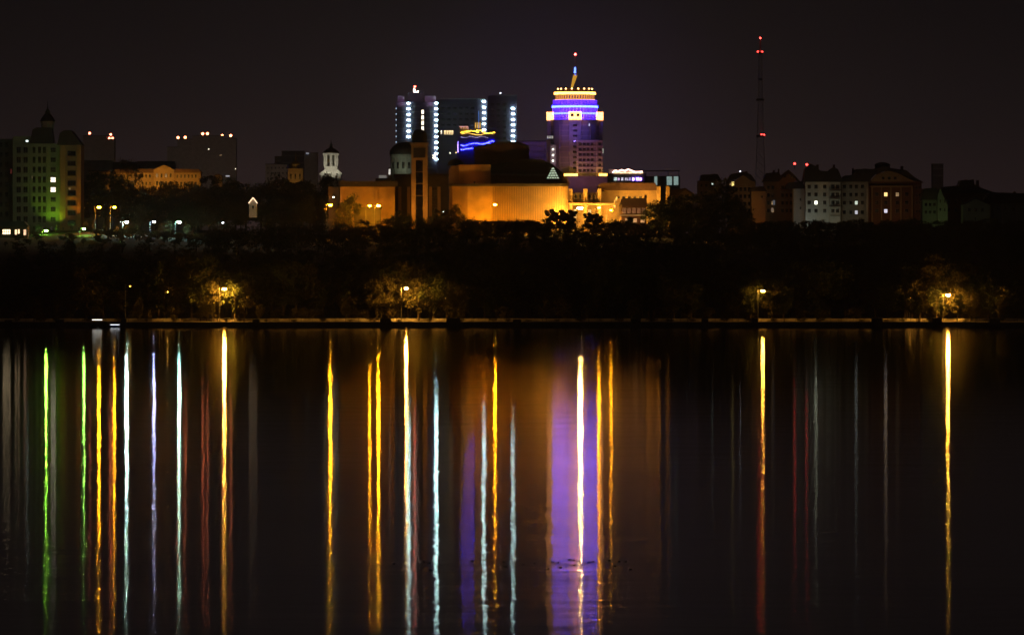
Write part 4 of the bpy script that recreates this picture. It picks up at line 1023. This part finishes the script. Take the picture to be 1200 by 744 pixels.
floodlight(717, 258, 2436, 722, 244, 2456, (1.0, 0.5, 0.09), 8000, 'golden floodlight before the plain museum wall', 130)
floodlight(740, 239, 2447, 742, 226, 2458, (1.0, 0.48, 0.09), 3400, 'golden floodlight above the brown roofed pavilion', 140)
floodlight(757, 239, 2447, 766, 226, 2456, (1.0, 0.48, 0.09), 3400, 'golden floodlight near the two tall museum pillars', 140)
floodlight(782, 240, 2444, 782, 228, 2452, SODIUM, 1300, 'amber floodlight at the last tall museum pillar', 120)
floodlight(740, 262, 2415, 742, 250, 2425, (1.0, 0.45, 0.12), 1300, 'amber floodlight before the pavilion', 130)
floodlight(800, 240, 2588, 804, 228, 2600, SODIUM_PALE, 260, 'faint floodlight on the small gabled house', 120)
floodlight(408, 262, 2472, 411, 236, 2480, SODIUM, 2000, 'amber floodlight at the hall wall, by the dark tree', 125)
floodlight(455, 262, 2472, 454, 240, 2480, SODIUM, 2400, 'amber floodlight at the hall wall, by the slim tower', 125)
floodlight(431, 262, 2470, 431, 234, 2480, SODIUM, 2400, 'amber floodlight behind the low service building', 125)
floodlight(484, 262, 2424, 486, 225, 2435, (1.0, 0.38, 0.06), 1500, 'amber floodlight at the foot of the slim domed tower', 90)
floodlight(499, 262, 2424, 497, 222, 2435, (1.0, 0.38, 0.06), 1500, 'second amber floodlight under the slim domed tower', 90)
floodlight(515, 262, 2486, 513, 235, 2498, (1.0, 0.40, 0.07), 700, 'dim floodlight before the dark pillared block', 110)
floodlight(62.5, 275, 2514, 62.5, 225, 2519.5, (0.45, 1.0, 0.02), 2300, 'green floodlight low on the turreted apartment block', 100)
floodlight(92.5, 277, 2512, 92, 215, 2517, SODIUM, 2600, 'orange floodlight below the apartment block pilaster', 60)
floodlight(74, 275, 2511, 73, 220, 2517, (1.0, 0.40, 0.05), 500, 'dim orange floodlight under the side wing', 95)
floodlight(28, 276, 2430, 40, 210, 2520, (0.85, 0.9, 0.7), 2600, 'weak pale fill light added before the turreted apartment block', 90)  # fill light added to give the walls a dim ambient grey
for px, Y, ay, w_, lab in ((222, 4130, 185, 6500, 'faint added fill light on the wide hazy apartment tower'), (258, 4130, 185, 6500, 'second faint added fill light on the wide hazy tower'), (114, 4240, 180, 6000, 'faint added fill light on the tower behind the turreted block'),
        (340, 4040, 195, 5500, 'faint added fill light on the blocks behind the ochre church'), (323, 3560, 205, 2600, 'faint added fill light on the plain pale block'), (1099, 4140, 205, 3500, 'faint added fill light on the solitary hazy tower')):
    floodlight(px, 214, Y, px, ay, Y + 70, (1.0, 0.66, 0.48), w_, lab, 130, group='added fill lights below the distant blocks')  # unseen fill lights, added to brighten the distant blocks towards the sky tone
floodlight(888, 262, 2486, 888, 245, 2500, (1.0, 0.30, 0.05), 620, 'orange floodlight on the plain end wall', 110)
floodlight(870, 262, 2512, 870, 235, 2530, (1.0, 0.55, 0.2), 420, 'faint floodlight under the ochre gabled apartments', 110)
floodlight(936, 262, 2484, 936, 248, 2498, (0.88, 0.92, 0.88), 140, 'white floodlight on the pale end wall', 120)
floodlight(952, 263, 2478, 953, 252, 2490, (0.80, 1.0, 0.80), 330, 'white floodlight at the greenish white apartment house', 125)
floodlight(966, 263, 2478, 968, 248, 2490, (0.85, 1.0, 0.75), 110, 'second white floodlight at the greenish white apartment house', 125)
floodlight(982, 262, 2478, 984, 246, 2490, (1.0, 0.80, 0.45), 160, 'warm floodlight between white and cream apartment houses', 125)
floodlight(1010, 262, 2478, 1010, 240, 2492, (1.0, 0.68, 0.35), 150, 'warm floodlight at the cream apartment house', 120)
floodlight(1042, 262, 2484, 1042, 225, 2500, (1.0, 0.48, 0.2), 620, 'dim brown floodlight under the broad gable', 120)
floodlight(1104, 262, 2466, 1103, 245, 2478, (0.75, 1.0, 0.35), 330, 'greenish floodlight at the turret house', 110)
floodlight(1143, 256, 2458, 1143, 242, 2470, (0.8, 0.9, 0.5), 50, 'faint floodlight under the small front gable', 120)

# ------------------------------------------------------------------ trees
def tree_meshes(seed, h, crown_r, crown_z0, crown_z1, n_clump, leaves, leaf, shape='round'):
    rg = np.random.default_rng(seed)
    b = MB()
    top = crown_z0 + (crown_z1 - crown_z0) * 0.72
    px_, py_ = rg.uniform(-0.25, 0.25, 2)
    b.tube((0, 0, -0.6), (px_*0.4, py_*0.4, crown_z0), 0.26, 0.17, 7)
    b.tube((px_*0.4, py_*0.4, crown_z0), (px_, py_, top), 0.17, 0.05, 6)
    cl = []
    while len(cl) < n_clump:
        p = rg.uniform(-1, 1, 3)
        if np.dot(p, p) > 1: continue
        if np.dot(p, p) < 0.18 and rg.random() < 0.6: continue
        k = (p[2] + 1) / 2
        wdt = crown_r * (1.0 if shape == 'round' else (0.55 + 0.45 * math.sin(math.pi * min(1, k * 1.05))))
        c = np.array([p[0] * wdt, p[1] * wdt, crown_z0 + (crown_z1 - crown_z0) * k])
        c[:2] += rg.normal(0, 0.12 * crown_r, 2)
        cl.append(c)
    for c in cl[:9]:
        z0 = rg.uniform(crown_z0 * 0.8, top * 0.9)
        b.tube((px_*0.5, py_*0.5, z0), tuple(c), 0.07, 0.02, 5)
    V = []
    for c in cl:
        rad = rg.uniform(0.55, 1.15) * crown_r * 0.33
        n_ = int(leaves * rg.uniform(0.6, 1.4))
        d = rg.normal(0, 1, (n_, 3)); d /= np.linalg.norm(d, axis=1)[:, None]
        pos = c + d * (rad * rg.random((n_, 1)) ** 0.5) * np.array([1.15, 1.15, 0.8])
        a = rg.normal(0, 1, (n_, 3)); a /= np.linalg.norm(a, axis=1)[:, None]
        e = np.cross(a, rg.normal(0, 1, (n_, 3))); e /= np.linalg.norm(e, axis=1)[:, None]
        sz = rg.uniform(0.5, 1.25, (n_, 1)) * leaf
        V.append(np.stack([pos - a*sz, pos - e*sz*0.55, pos + a*sz, pos + e*sz*0.55], axis=1))
    V = np.concatenate(V)
    me = bpy.data.meshes.new('crown'); nq = len(V)
    me.vertices.add(nq * 4); me.vertices.foreach_set('co', V.reshape(-1))
    me.loops.add(nq * 4); me.loops.foreach_set('vertex_index', np.arange(nq * 4))
    me.polygons.add(nq); me.polygons.foreach_set('loop_start', np.arange(0, nq * 4, 4)); me.polygons.foreach_set('loop_total', np.full(nq, 4))
    me.update(); me.validate()
    tm = bpy.data.meshes.new('trunk'); tm.from_pydata(b.v, [], b.f); tm.materials.append(M['bark']); tm.update()
    return tm, me
KINDS = []
for i, (cr_, z0, z1, nc, lv_, shp, m) in enumerate(((3.6, 2.6, 10.2, 46, 60, 'round', 'leaf_a'), (3.9, 2.2, 9.8, 50, 55, 'round', 'leaf_b'), (3.2, 2.0, 10.4, 44, 60, 'round', 'leaf_c'),
        (4.2, 2.8, 9.6, 52, 52, 'round', 'leaf_a'), (2.9, 1.2, 10.3, 42, 60, 'cone', 'leaf_b'))):
    tm, me = tree_meshes(100 + i, 10, cr_, z0, z1, nc, lv_, 0.26, shp); me.materials.append(M[m]); KINDS.append((tm, me))
tm, me = tree_meshes(130, 10, 1.25, 0.9, 10.4, 34, 55, 0.24, 'cone'); me.materials.append(M['leaf_c']); POPLAR = (tm, me)
tm, me = tree_meshes(131, 5, 2.0, 0.5, 3.6, 30, 50, 0.20, 'round'); me.materials.append(M['leaf_b']); BUSH = (tm, me)
tm, me = tree_meshes(132, 5, 1.7, 1.6, 5.1, 34, 150, 0.20, 'round'); me.materials.append(M['leaf_hedge']); TOPIARY = (tm, me)

def tree(px, Y, top_py, label, group, kind=None, name='tree', wide=1.0, height=None):
    """a tree whose crown reaches the photo row top_py at depth Y"""
    kind = kind or KINDS[rnd.randrange(5)]
    x = PX(px, Y); g = ground(x, Y)
    h = height or max(2.0, PZ(top_py, Y) - g)
    nat = 10.2 if kind not in (BUSH, TOPIARY) else (3.9 if kind is BUSH else 5.1)
    k = h / nat
    t = bpy.data.objects.new(name, None); C.objects.link(t)
    t.location = (x, Y, g); t.rotation_euler = (0, 0, rnd.uniform(0, 6.28))
    kw_ = k if k < 1.25 else 1.25 + (k - 1.25) * 0.6
    t.scale = (kw_ * wide, kw_ * wide, k)
    if isinstance(label, tuple): PENDING[t.name] = label; label = 'x'
    tag(t, label, 'tree' if name != 'bush' else 'bush', group)
    for nm, me in (('trunk', kind[0]), ('crown', kind[1])):
        o = bpy.data.objects.new(nm, me); C.objects.link(o); o.parent = t
    return t

ORD = ['first', 'second', 'third', 'fourth', 'fifth', 'sixth', 'seventh', 'eighth', 'ninth', 'tenth', 'eleventh', 'twelfth', 'thirteenth', 'fourteenth', 'fifteenth', 'sixteenth', 'seventeenth', 'eighteenth', 'nineteenth', 'twentieth', 'twenty-first', 'twenty-second', 'twenty-third', 'twenty-fourth', 'twenty-fifth']
PENDING = {}
def later(px, noun, marks):
    """queue a tree for a label that counts it from the landmark it stands nearest after"""
    k = max((m_ for m_ in marks if m_[0] <= px), default=marks[0])
    return ('?', noun, k[1], px)
def settle():
    by = {}
    for o, (q_, noun, mark, px) in PENDING.items(): by.setdefault((noun, mark), []).append((px, o))
    for (noun, mark), r in by.items():
        r.sort(key=lambda p: p[0])
        for i, (px, nm) in enumerate(r):
            o = C.objects[nm]
            noun = noun.replace('faintly lit shore row tree', 'faintly lit shore tree').replace('dark tree of the shore row', 'dark shore row tree')
            o['label'] = f'{ORD[i]} {noun} past {mark}, towards the radio mast' if px < 890 else f'{ORD[i]} {noun} beyond {mark}, outward'
SHORE_MARKS = [(-99, 'the frame edge'), (112, 'the motorboat'), (263, 'the lamp below the chapel'), (476, 'the clear lamp post'), (674, 'the skyscraper reflection'), (894, 'the half hidden lamp'), (1111, 'the last shore lamp')]
CITY_MARKS = [(-99, 'the low lit house'), (54, 'the turreted block'), (134, 'the orange slope lamps'), (210, 'the green white lamp'), (296, 'the chapel'), (387, 'the white belfry'), (491, 'the slim domed tower'), (580, 'the lamp before the theatre'), (680, 'the brightest golden lamp'), (782, 'the tall museum pillars'), (891, 'the radio mast'), (985, 'the white apartments'), (1080, 'the broad gable')]
def prof(tab, x):
    for (a, ya), (b2, yb) in zip(tab, tab[1:]):
        if x <= b2: return ya + (yb - ya) * (x - a) / (b2 - a)
    return tab[-1][1]

# a) small trees at the water side of the promenade, dark against the lit wall
GA = 'young trees on the promenade in front of the lit wall'
for px, top, wd, lab in ((18, 350, 1, ''), (40, 346, 1.1, ''), (65, 352, 1, ''), (138, 340, .9, 'thin promenade tree beside the dim lamp post'), (162, 346, .55, ''),
                     (242, 346, .8, 'promenade tree just before the lamp below the chapel'), (255, 352, .6, ''), (278, 348, .8, ''), (304, 356, .7, ''),
                     (405, 352, .7, 'lone promenade tree between the two central shore lamps'), (465, 337, .62, 'small golden promenade tree touching the clear lamp post'),
                     (533, 330, .9, ''), (541, 338, .8, ''), (553, 345, .7, ''), (573, 350, .7, ''), (640, 352, .8, ''), (690, 350, .9, ''), (742, 350, .8, ''),
                     (787, 336, .8, 'promenade tree with speckled lit leaves below the dark trees'), (806, 344, .9, ''), (823, 350, .8, ''), (858, 352, .8, ''),
                     (878, 346, .55, 'promenade tree against the half hidden lamp'), (906, 336, .9, 'wide promenade tree just beyond the half hidden lamp'), (919, 340, .8, ''), (934, 350, .6, ''), (957, 350, .6, ''),
                     (1074, 340, .6, ''), (1083, 342, .5, ''), (1103, 352, .4, ''), (1125, 345, .7, 'promenade tree lit gold beside the last shore lamp'), (1143, 354, .6, ''), (1172, 350, .6, ''), (1192, 350, .7, '')):
    tree(px, 1898 + rnd.uniform(-2.5, 3), top, lab or later(px, 'dark promenade tree', SHORE_MARKS), GA, kind=KINDS[rnd.choice((1, 2, 4))], wide=wd*0.85)
# b) the shore row behind the road
GB = 'trees of the shore row behind the road'
LABS = {263: 'shore row tree lit orange behind the lamp below the chapel', 476: 'shore row tree lit orange behind the clear lamp post', 894: 'shore row tree lit behind the half hidden lamp', 1111: 'shore row tree glowing behind the last shore lamp'}
x = -12
used = set()
while x < 1215:
    near = [k for k in LABS if abs(k - x) < 9 and k not in used]
    lab = later(x, 'dark tree of the shore row', SHORE_MARKS)
    if near: used.add(near[0]); lab = LABS[near[0]]
    elif min(abs(k - x) for k in LABS) < 70: lab = later(x, 'faintly lit shore row tree', SHORE_MARKS)
    top = 318 + 14 * math.sin(x * 0.05) + rnd.uniform(-12, 10)
    tree(x, 1929 + rnd.uniform(-2, 10), top, lab, GB, name='tree')
    x += rnd.uniform(13, 20)
NL = 'trees wrapped round the shore lamps'
for px, Y, top, wd, lab in ((250, 1917.5, 326, .8, 'orange lit tree close beside the lamp below the chapel, boat side'), (275, 1917, 330, .8, 'orange lit tree close beside the lamp below the chapel, far side'), (286, 1919, 328, .8, 'second lit tree beyond the lamp below the chapel'),
        (235, 1920, 326, .9, 'second lit tree before the lamp below the chapel'), (456, 1921, 322, .9, 'lit tree behind the golden promenade tree'), (490, 1920, 326, .9, 'lit tree just past the clear lamp post'), (508, 1921, 322, 1.0, 'wide lit tree past the clear lamp post'), (524, 1922, 330, .9, 'lit bushy tree at the end of the clear lamp glow'),
        (442, 1922, 324, .9, 'lit tree furthest before the clear lamp post'), (880, 1918, 330, .9, 'lit tree before the half hidden lamp'), (904, 1918, 334, .9, 'lit tree touching the half hidden lamp'), (918, 1921, 332, .9, 'second lit tree past the half hidden lamp'),
        (790, 1921, 326, .9, 'speckled lit tree behind the promenade trees'), (810, 1921, 328, .9, 'second speckled lit tree behind the promenade trees'), (1098, 1917.5, 336, .85, 'gold lit tree before the last shore lamp'), (1122, 1917, 334, .9, 'gold lit tree past the last shore lamp'), (1138, 1920, 334, .9, 'second gold lit tree past the last shore lamp'), (1158, 1921, 328, 1.0, 'third lit tree past the last shore lamp'), (1078, 1920, 328, .9, 'lit tree well before the last shore lamp')):
    tree(px, Y, top, lab, NL, kind=KINDS[rnd.choice((0, 1, 4))], wide=wd)
for x in (168, 174, 186, 193, 410, 545, 700, 760, 1060, 1068):
    tree(x, 1925 + rnd.uniform(-1, 3), 312 + rnd.uniform(-8, 8), later(x, 'narrow poplar', SHORE_MARKS), GB, kind=POPLAR, name='poplar_tree', wide=1.3)
for x in range(-5, 1210, 27):
    xx = x + rnd.uniform(-8, 8)
    if rnd.random() < 0.8:
        tree(xx, 1923.5 + rnd.uniform(0, 2.5), 0, later(xx, 'low bush at the wall', SHORE_MARKS), 'bushes behind the retaining wall', kind=BUSH, name='bush', height=rnd.uniform(2.6, 4.4), wide=1.1)
# c) the wooded slope: one unlit mass in which no tree can be told from the next
def wood(name, label, rows, seed):
    rg = np.random.default_rng(seed)
    Vs, n4 = [], 0
    tb = MB()
    for Yr, step in rows:
        x = -20 + rnd.uniform(0, 10)
        while x < 1222:
            kind = KINDS[rnd.randrange(5)]
            y_ = Yr + rnd.uniform(-14, 14); X_ = PX(x, y_); g = ground(X_, y_)
            cap = (30.0 if x < 245 else 37.0) * (y_ - 1500) / 885.0
            k = max(2.6, min(rnd.uniform(9, 12.5), cap - g)) / 10.2; a = rnd.uniform(0, 6.28)
            me = kind[1]; co = np.empty(len(me.vertices) * 3); me.vertices.foreach_get('co', co); co = co.reshape(-1, 4, 3)
            co = co[rg.random(len(co)) < 0.6]
            ca, sa = math.cos(a), math.sin(a)
            Vs.append((np.stack([(co[..., 0]*ca - co[..., 1]*sa) * k * 1.15 + X_, (co[..., 0]*sa + co[..., 1]*ca) * k * 1.15 + y_, co[..., 2] * k + g], axis=-1)))
            tb.tube((X_, y_, g - 0.5), (X_, y_, g + 7 * k), 0.25, 0.08, 5)
            x += step * rnd.uniform(0.75, 1.25)
    V = np.concatenate(Vs).reshape(-1, 3); nq = len(V) // 4; nt = len(tb.v)
    me = bpy.data.meshes.new(name)
    allv = np.concatenate([V, np.array(tb.v)]); me.vertices.add(len(allv)); me.vertices.foreach_set('co', allv.reshape(-1))
    fl_ = [i + nq*4 for f_ in tb.f for i in f_]; ln = [len(f_) for f_ in tb.f]
    li = np.concatenate([np.arange(nq*4), np.array(fl_)]); tot = np.concatenate([np.full(nq, 4), np.array(ln)]); st = np.concatenate([[0], np.cumsum(tot)[:-1]])
    me.loops.add(len(li)); me.loops.foreach_set('vertex_index', li.astype(np.int32))
    me.polygons.add(len(tot)); me.polygons.foreach_set('loop_start', st.astype(np.int32)); me.polygons.foreach_set('loop_total', tot.astype(np.int32))
    me.materials.append(M['leaf_a']); me.materials.append(M['bark'])
    mi = np.zeros(len(tot), dtype=np.int32); mi[nq:] = 1; me.polygons.foreach_set('material_index', mi)
    me.update(); me.validate()
    o = bpy.data.objects.new(name, me); C.objects.link(o)
    tag(o, label, None, None, 'stuff')
wood('woodland', 'black mass of trees covering the slope between shore and city', ((1968, 25), (2015, 28), (2070, 30), (2130, 30), (2195, 31), (2255, 31)), 5)
# d) the tree line in front of the buildings
TL = ((0, 284), (40, 283), (60, 283), (95, 279), (130, 277), (225, 276), (260, 270), (300, 264), (340, 260), (380, 266), (420, 264), (455, 258), (500, 262), (560, 263), (640, 262), (700, 265), (760, 262), (800, 258), (880, 262), (940, 264), (1000, 262), (1200, 260))
x = -10
while x < 1212:
    tree(x, 2305 + rnd.uniform(-18, 18), prof(TL, x) + rnd.uniform(-3.5, 5), later(x, 'dark treeline tree', CITY_MARKS), 'tree line below the city buildings', height=None, wide=0.95)
    x += rnd.uniform(13, 19)
# e) named trees near the lights and taller dark crowns on the plateau
CR = 'dark crowns rising between the city buildings'
for px, Y, top, wd, lab in (
    (100, 2420, 256, .7, ''), (109, 2415, 258, .7, 'leafy crown glowing orange under the bright orange slope lamp'), (122, 2428, 262, .8, 'crown lit orange between the two orange slope lamps'), (96, 2600, 214, 1.0, ''), (113, 2620, 203, 1.0, ''),
    (124, 2610, 199, 1.1, ''), (147, 2640, 211, .9, ''), (150, 2700, 186, .75, 'tall dark crown standing before the classical building roof'), (166, 2560, 221, 1.2, ''), (183, 2580, 216, 1.1, ''),
    (200, 2590, 212, 1.2, ''), (217, 2600, 212, 1.2, ''), (232, 2570, 216, 1.1, ''), (246, 2640, 207, 1.1, ''), (262, 2640, 212, 1.1, ''), (276, 2660, 208, 1.0, ''), (288, 2600, 212, 1.1, ''),
    (306, 2590, 214, 1.1, ''), (322, 2620, 212, 1.2, ''), (334, 2610, 206, 1.0, ''), (350, 2600, 214, 1.2, ''), (364, 2610, 211, 1.1, ''), (378, 2620, 209, 1.0, ''), (388, 2700, 203, .8, 'dark crown overlapping the foot of the white belfry'),
    (368, 2500, 228, 1.1, ''), (350, 2490, 236, 1.1, ''), (330, 2500, 232, 1.2, ''), (312, 2480, 240, 1.1, ''), (282, 2480, 238, 1.0, ''), (266, 2500, 232, 1.2, ''), (410, 2440, 228, .75, 'dark crown hiding the edge of the concert hall'), (401, 2440, 236, .8, ''),
    (150, 2410, 262, .9, ''), (138, 2400, 264, .8, 'crown lit teal at the side of the brightest white lamp'), (160, 2405, 263, .8, 'crown lit teal between white and bluish lamps'), (166, 2470, 240, 1.2, 'round crown faintly lit behind the white slope lamp'), (190, 2410, 261, .9, ''),
    (199, 2395, 259, .8, 'crown lit green beside the green white lamp'), (219, 2398, 261, .9, 'crown lit green just past the green white lamp'), (224, 2460, 240, 1.3, 'round pale crown behind the green white lamp'), (245, 2450, 244, 1.2, ''), (205, 2480, 246, 1.1, ''), (185, 2480, 246, 1.1, ''), (260, 2450, 250, 1.1, ''),
    (45, 2440, 262, .8, 'dark crown on one side of the green lamp'), (66, 2440, 264, .7, 'dark crown on the far side of the green lamp'), (84, 2450, 268, .8, ''), (39, 2410, 268, .9, ''),
    (466, 2415, 247, .8, ''), (476, 2418, 251, .8, ''), (512, 2410, 246, .8, ''), (524, 2412, 243, .9, ''), (535, 2412, 238, .85, 'tall dark crown before the dark trees end of the theatre'), (541, 2415, 250, .7, ''), (505, 2405, 253, .9, ''), (492, 2405, 254, .8, ''), (455, 2412, 255, .8, ''),
    (768, 2420, 236, 1.0, ''), (778, 2425, 232, 1.0, ''), (790, 2430, 228, 1.1, ''), (802, 2440, 229, 1.1, ''), (816, 2450, 224, 1.1, ''), (830, 2450, 224, 1.1, ''), (846, 2455, 207, 1.1, 'tallest dark crown between the two ochre apartment houses'), (838, 2440, 230, 1.1, ''), (858, 2450, 228, 1.1, ''), (868, 2440, 240, 1.1, ''), (872, 2430, 246, 1.0, '')):
    tree(px, Y, top, lab or later(px, 'dark crown', CITY_MARKS), CR, wide=wd)
# clipped round trees and bushes before the theatre and museum
TP = 'round clipped trees before the theatre'
for i, px in enumerate((645, 656.5, 669, 689, 699, 739)):
    tree(px, 2392, (246, 247, 247, 250, 251, 255)[i], ('first', 'second', 'third', 'fourth', 'fifth', 'last')[i] + ' round clipped tree counted from the ribbed wall', TP, kind=TOPIARY, wide=0.85)
for px in (549, 556, 563, 570, 585, 592, 599, 606, 613, 621, 628, 636, 711, 720, 728, 750, 885, 900, 915, 925, 948, 958, 972, 990, 1003, 1020, 1040, 1060, 1085, 1115, 1140, 1165, 1190):
    tree(px, 2378 + rnd.uniform(-6, 6), 257 + rnd.uniform(-3, 3), later(px, 'bush at the building foot', CITY_MARKS), 'bushes along the foot of the buildings', kind=BUSH, name='bush', wide=1.0)

for px in (33, 72, 84, 113, 126, 139, 152, 164, 175, 188, 199, 212, 224, 236, 248):
    tree(px + rnd.uniform(-3, 3), 2345 + rnd.uniform(-14, 14), 0, later(px, 'low slope bush', CITY_MARKS), 'low bushes on the open slope', kind=BUSH, name='bush', height=rnd.uniform(1.6, 2.8), wide=1.5)
for i, (px, Y, zt) in enumerate(((197, 1927, 342), (522, 1927, 346), (798, 1927, 340), (1172, 1927, 342), (1066, 1927, 350))):
    lamp(px, zt, Y, SODIUM_PALE, (150, 110, 120, 150, 90)[i], ('park lamp glowing behind the poplars past the dim lamp post', 'park lamp hidden behind the trees past the clear lamp post', 'park lamp behind the speckled promenade trees', 'park lamp behind the trees past the last shore lamp', 'park lamp behind trees before the last shore lamp')[i], r=0.2, arm=0.0, group='park lamps hidden behind the shore trees', cat='park lamp', name='park_lamp')
for px in (20, 40, 79, 112, 120, 133, 146, 157, 170, 182, 194, 206, 218, 231, 243, 255):
    tree(px + rnd.uniform(-3, 3), 2368 + rnd.uniform(-8, 8), 0, later(px, 'higher slope bush', CITY_MARKS), 'low bushes on the open slope', kind=BUSH, name='bush', height=rnd.uniform(2.0, 3.4), wide=1.4)
for px in list(range(8, 1200, 31)):
    px += rnd.uniform(-12, 12)
    tree(px, 1894.5 + rnd.uniform(0, 5), 0, later(px, 'clipped promenade shrub', SHORE_MARKS), 'clipped shrubs on the promenade', kind=BUSH, name='bush', height=rnd.uniform(0.7, 1.25), wide=rnd.uniform(1.2, 3.0))

settle()
# ------------------------------------------------------------------ things at the water side
t = thing('embankment_railing', 600, 1892, 'thin dark metal railing along the whole embankment edge', 'railing', z=1.2)
for zz in (2.15, 1.75): MB().box(-150, 150, 1892.0, 1892.06, zz, zz + 0.05).build('rail', M['dark_metal'], t)
pm = None
for i in range(100):
    x = -148 + i * 3.0
    if pm is None:
        o = MB().box(x - 0.04, x + 0.04, 1892.07, 1892.15, 1.2, 2.25).build('post', M['dark_metal'], t, at=(x, 1892, 1.2)); pm = o.data
    else:
        o = bpy.data.objects.new('post', pm); C.objects.link(o); o.parent = t; o.location = Vector((x, 1892, 1.2)) - world_loc(t)
PL = ('nearest the low lit house', 'between low lit house and motorboat', 'just past the motorboat', 'beyond the lamp below the chapel', 'just before the clear lamp post', 'past the clear lamp post', 'below the ribbed theatre wall', 'below the museum pavilion', 'below the dim flat block', 'under the half hidden lamp', 'below the cream apartments', 'just before the last shore lamp', 'past the last shore lamp')
for i, (px, wpx, h) in enumerate(((10, 9, .7), (70, 10, .8), (145, 6, 1.0), (300, 8, .9), (452, 13, 1.0), (531, 16, 1.1), (606, 10, .8), (745, 12, 1.0), (826, 8, .9), (884, 7, 1.0), (1028, 13, 1.2), (1098, 12, 1.2), (1166, 13, 1.0))):
    Yb = 1889.6; x = PX(px, Yb); hw_ = wpx * S(Yb) / 2
    t = thing('mooring_plinth', px, Yb, ('low dark concrete plinth ' + PL[i]), 'plinth', 'concrete plinths along the embankment', z=1.2)
    MB().box(x - hw_, x + hw_, 1889.2, 1891.0, 1.0, 1.2 + h - 0.15).build('body', M['concrete_dark'], t)
    MB().box(x - hw_ - 0.08, x + hw_ + 0.08, 1889.1, 1891.1, 1.2 + h - 0.15, 1.2 + h).build('cap', M['concrete'], t)

# motorboat near the shore
Yb = 1868
t = thing('motorboat', 124, Yb, 'small motorboat with lit cabin roof strips close to the embankment', 'boat', z=0)
bx = PX(124, Yb); L2 = 3.9
b = MB(); n_ = 9
rows = []
for i in range(n_):
    u = i/(n_-1)*2 - 1
    w = 1.15 * (1 - max(0, u)**2.4 * 0.97) * (0.9 if u < -0.6 else 1)
    keel = -0.35 + 0.35 * max(0, u)**3
    sh_ = 0.75 + 0.28 * max(0, u)**2
    rows.append([(bx + u*L2, Yb - w, sh_), (bx + u*L2, Yb - w*0.75, keel*0.3), (bx + u*L2, Yb, keel), (bx + u*L2, Yb + w*0.75, keel*0.3), (bx + u*L2, Yb + w, sh_)])
for r0, r1 in zip(rows, rows[1:]):
    for i in range(4): b.face([r0[i], r1[i], r1[i+1], r0[i+1]])
    b.face([r0[0], r0[4], r1[4], r1[0]])
b.face(rows[0])
b.build('hull', mat('dark_blue_hull', (0.02, 0.03, 0.07), 0.3), t)
MB().prism([(bx - 2.4, 0.76), (bx - 2.4, 1.5), (bx + 0.5, 1.5), (bx + 1.2, 0.78)], Yb - 0.8, Yb + 0.8).build('cabin', M['frame_dark'], t)
MB().box(bx - 2.5, bx + 0.6, Yb - 0.9, Yb + 0.9, 1.5, 1.58).build('cabin_roof', M['white_paint'], t)
MB().box(bx - 3.4, bx - 0.9, Yb - 0.96, Yb - 0.90, 1.86, 1.99).build('roof_light', emis((1.0, 0.95, 0.85), 5.0), t)
for xx in (-2.3, -1.1): MB().box(bx + xx - .03, bx + xx + .03, Yb - 0.9, Yb - .84, 1.58, 1.9).build('light_post', M['grey_metal'], t)
MB().box(bx + 1.2, bx + 3.6, Yb - 1.12, Yb - 1.05, 0.62, 0.72).build('bow_light', emis((0.9, 0.95, 1.0), 3.0), t)
MB().box(bx - 4.25, bx - 3.9, Yb - 0.25, Yb + 0.25, -0.2, 0.95).build('outboard_motor', M['dark_metal'], t)

# floating clumps that break the reflections
fm = mat('wet_weed', (0.01, 0.012, 0.008), 0.5)
for k in range(30):
    px = rnd.choice([rnd.uniform(630, 720), rnd.uniform(585, 745), rnd.uniform(440, 745)])
    pyy = rnd.uniform(654, 668)
    Yf = H * F / (pyy - HY)
    x = PX(px, Yf)
    b = MB(); b.ball((x, Yf, 0.0), rnd.uniform(0.035, 0.07), 0.5, 7, 4)
    for q in range(3):
        a = rnd.uniform(0, 6.28); b.tube((x, Yf, 0.01), (x + 0.10*math.cos(a), Yf + 0.22*math.sin(a), 0.03), 0.012, 0.006, 4)
    tag(b.build('floating_weed', fm), 'small dark clump of weed floating in the light streaks', 'weed', 'weed clumps floating on the lake')

# ------------------------------------------------------------------ air over the lake and city
HAZE = True
if HAZE:
    hm = bpy.data.materials.new('night_haze'); hm.use_nodes = True
    n, l = hm.node_tree.nodes, hm.node_tree.links
    n.clear()
    o_ = n.new('ShaderNodeOutputMaterial'); pv = n.new('ShaderNodeVolumePrincipled')
    pv.inputs['Color'].default_value = (0.9, 0.88, 0.88, 1); pv.inputs['Density'].default_value = 0.00009; pv.inputs['Anisotropy'].default_value = 0.6
    l.new(pv.outputs[0], o_.inputs['Volume'])
    hz = MB().box(-7000, 7000, -400, 6600, -3.5, 260).build('haze', hm)
    tag(hz, 'thin night haze over the lake and the city', kind='stuff')
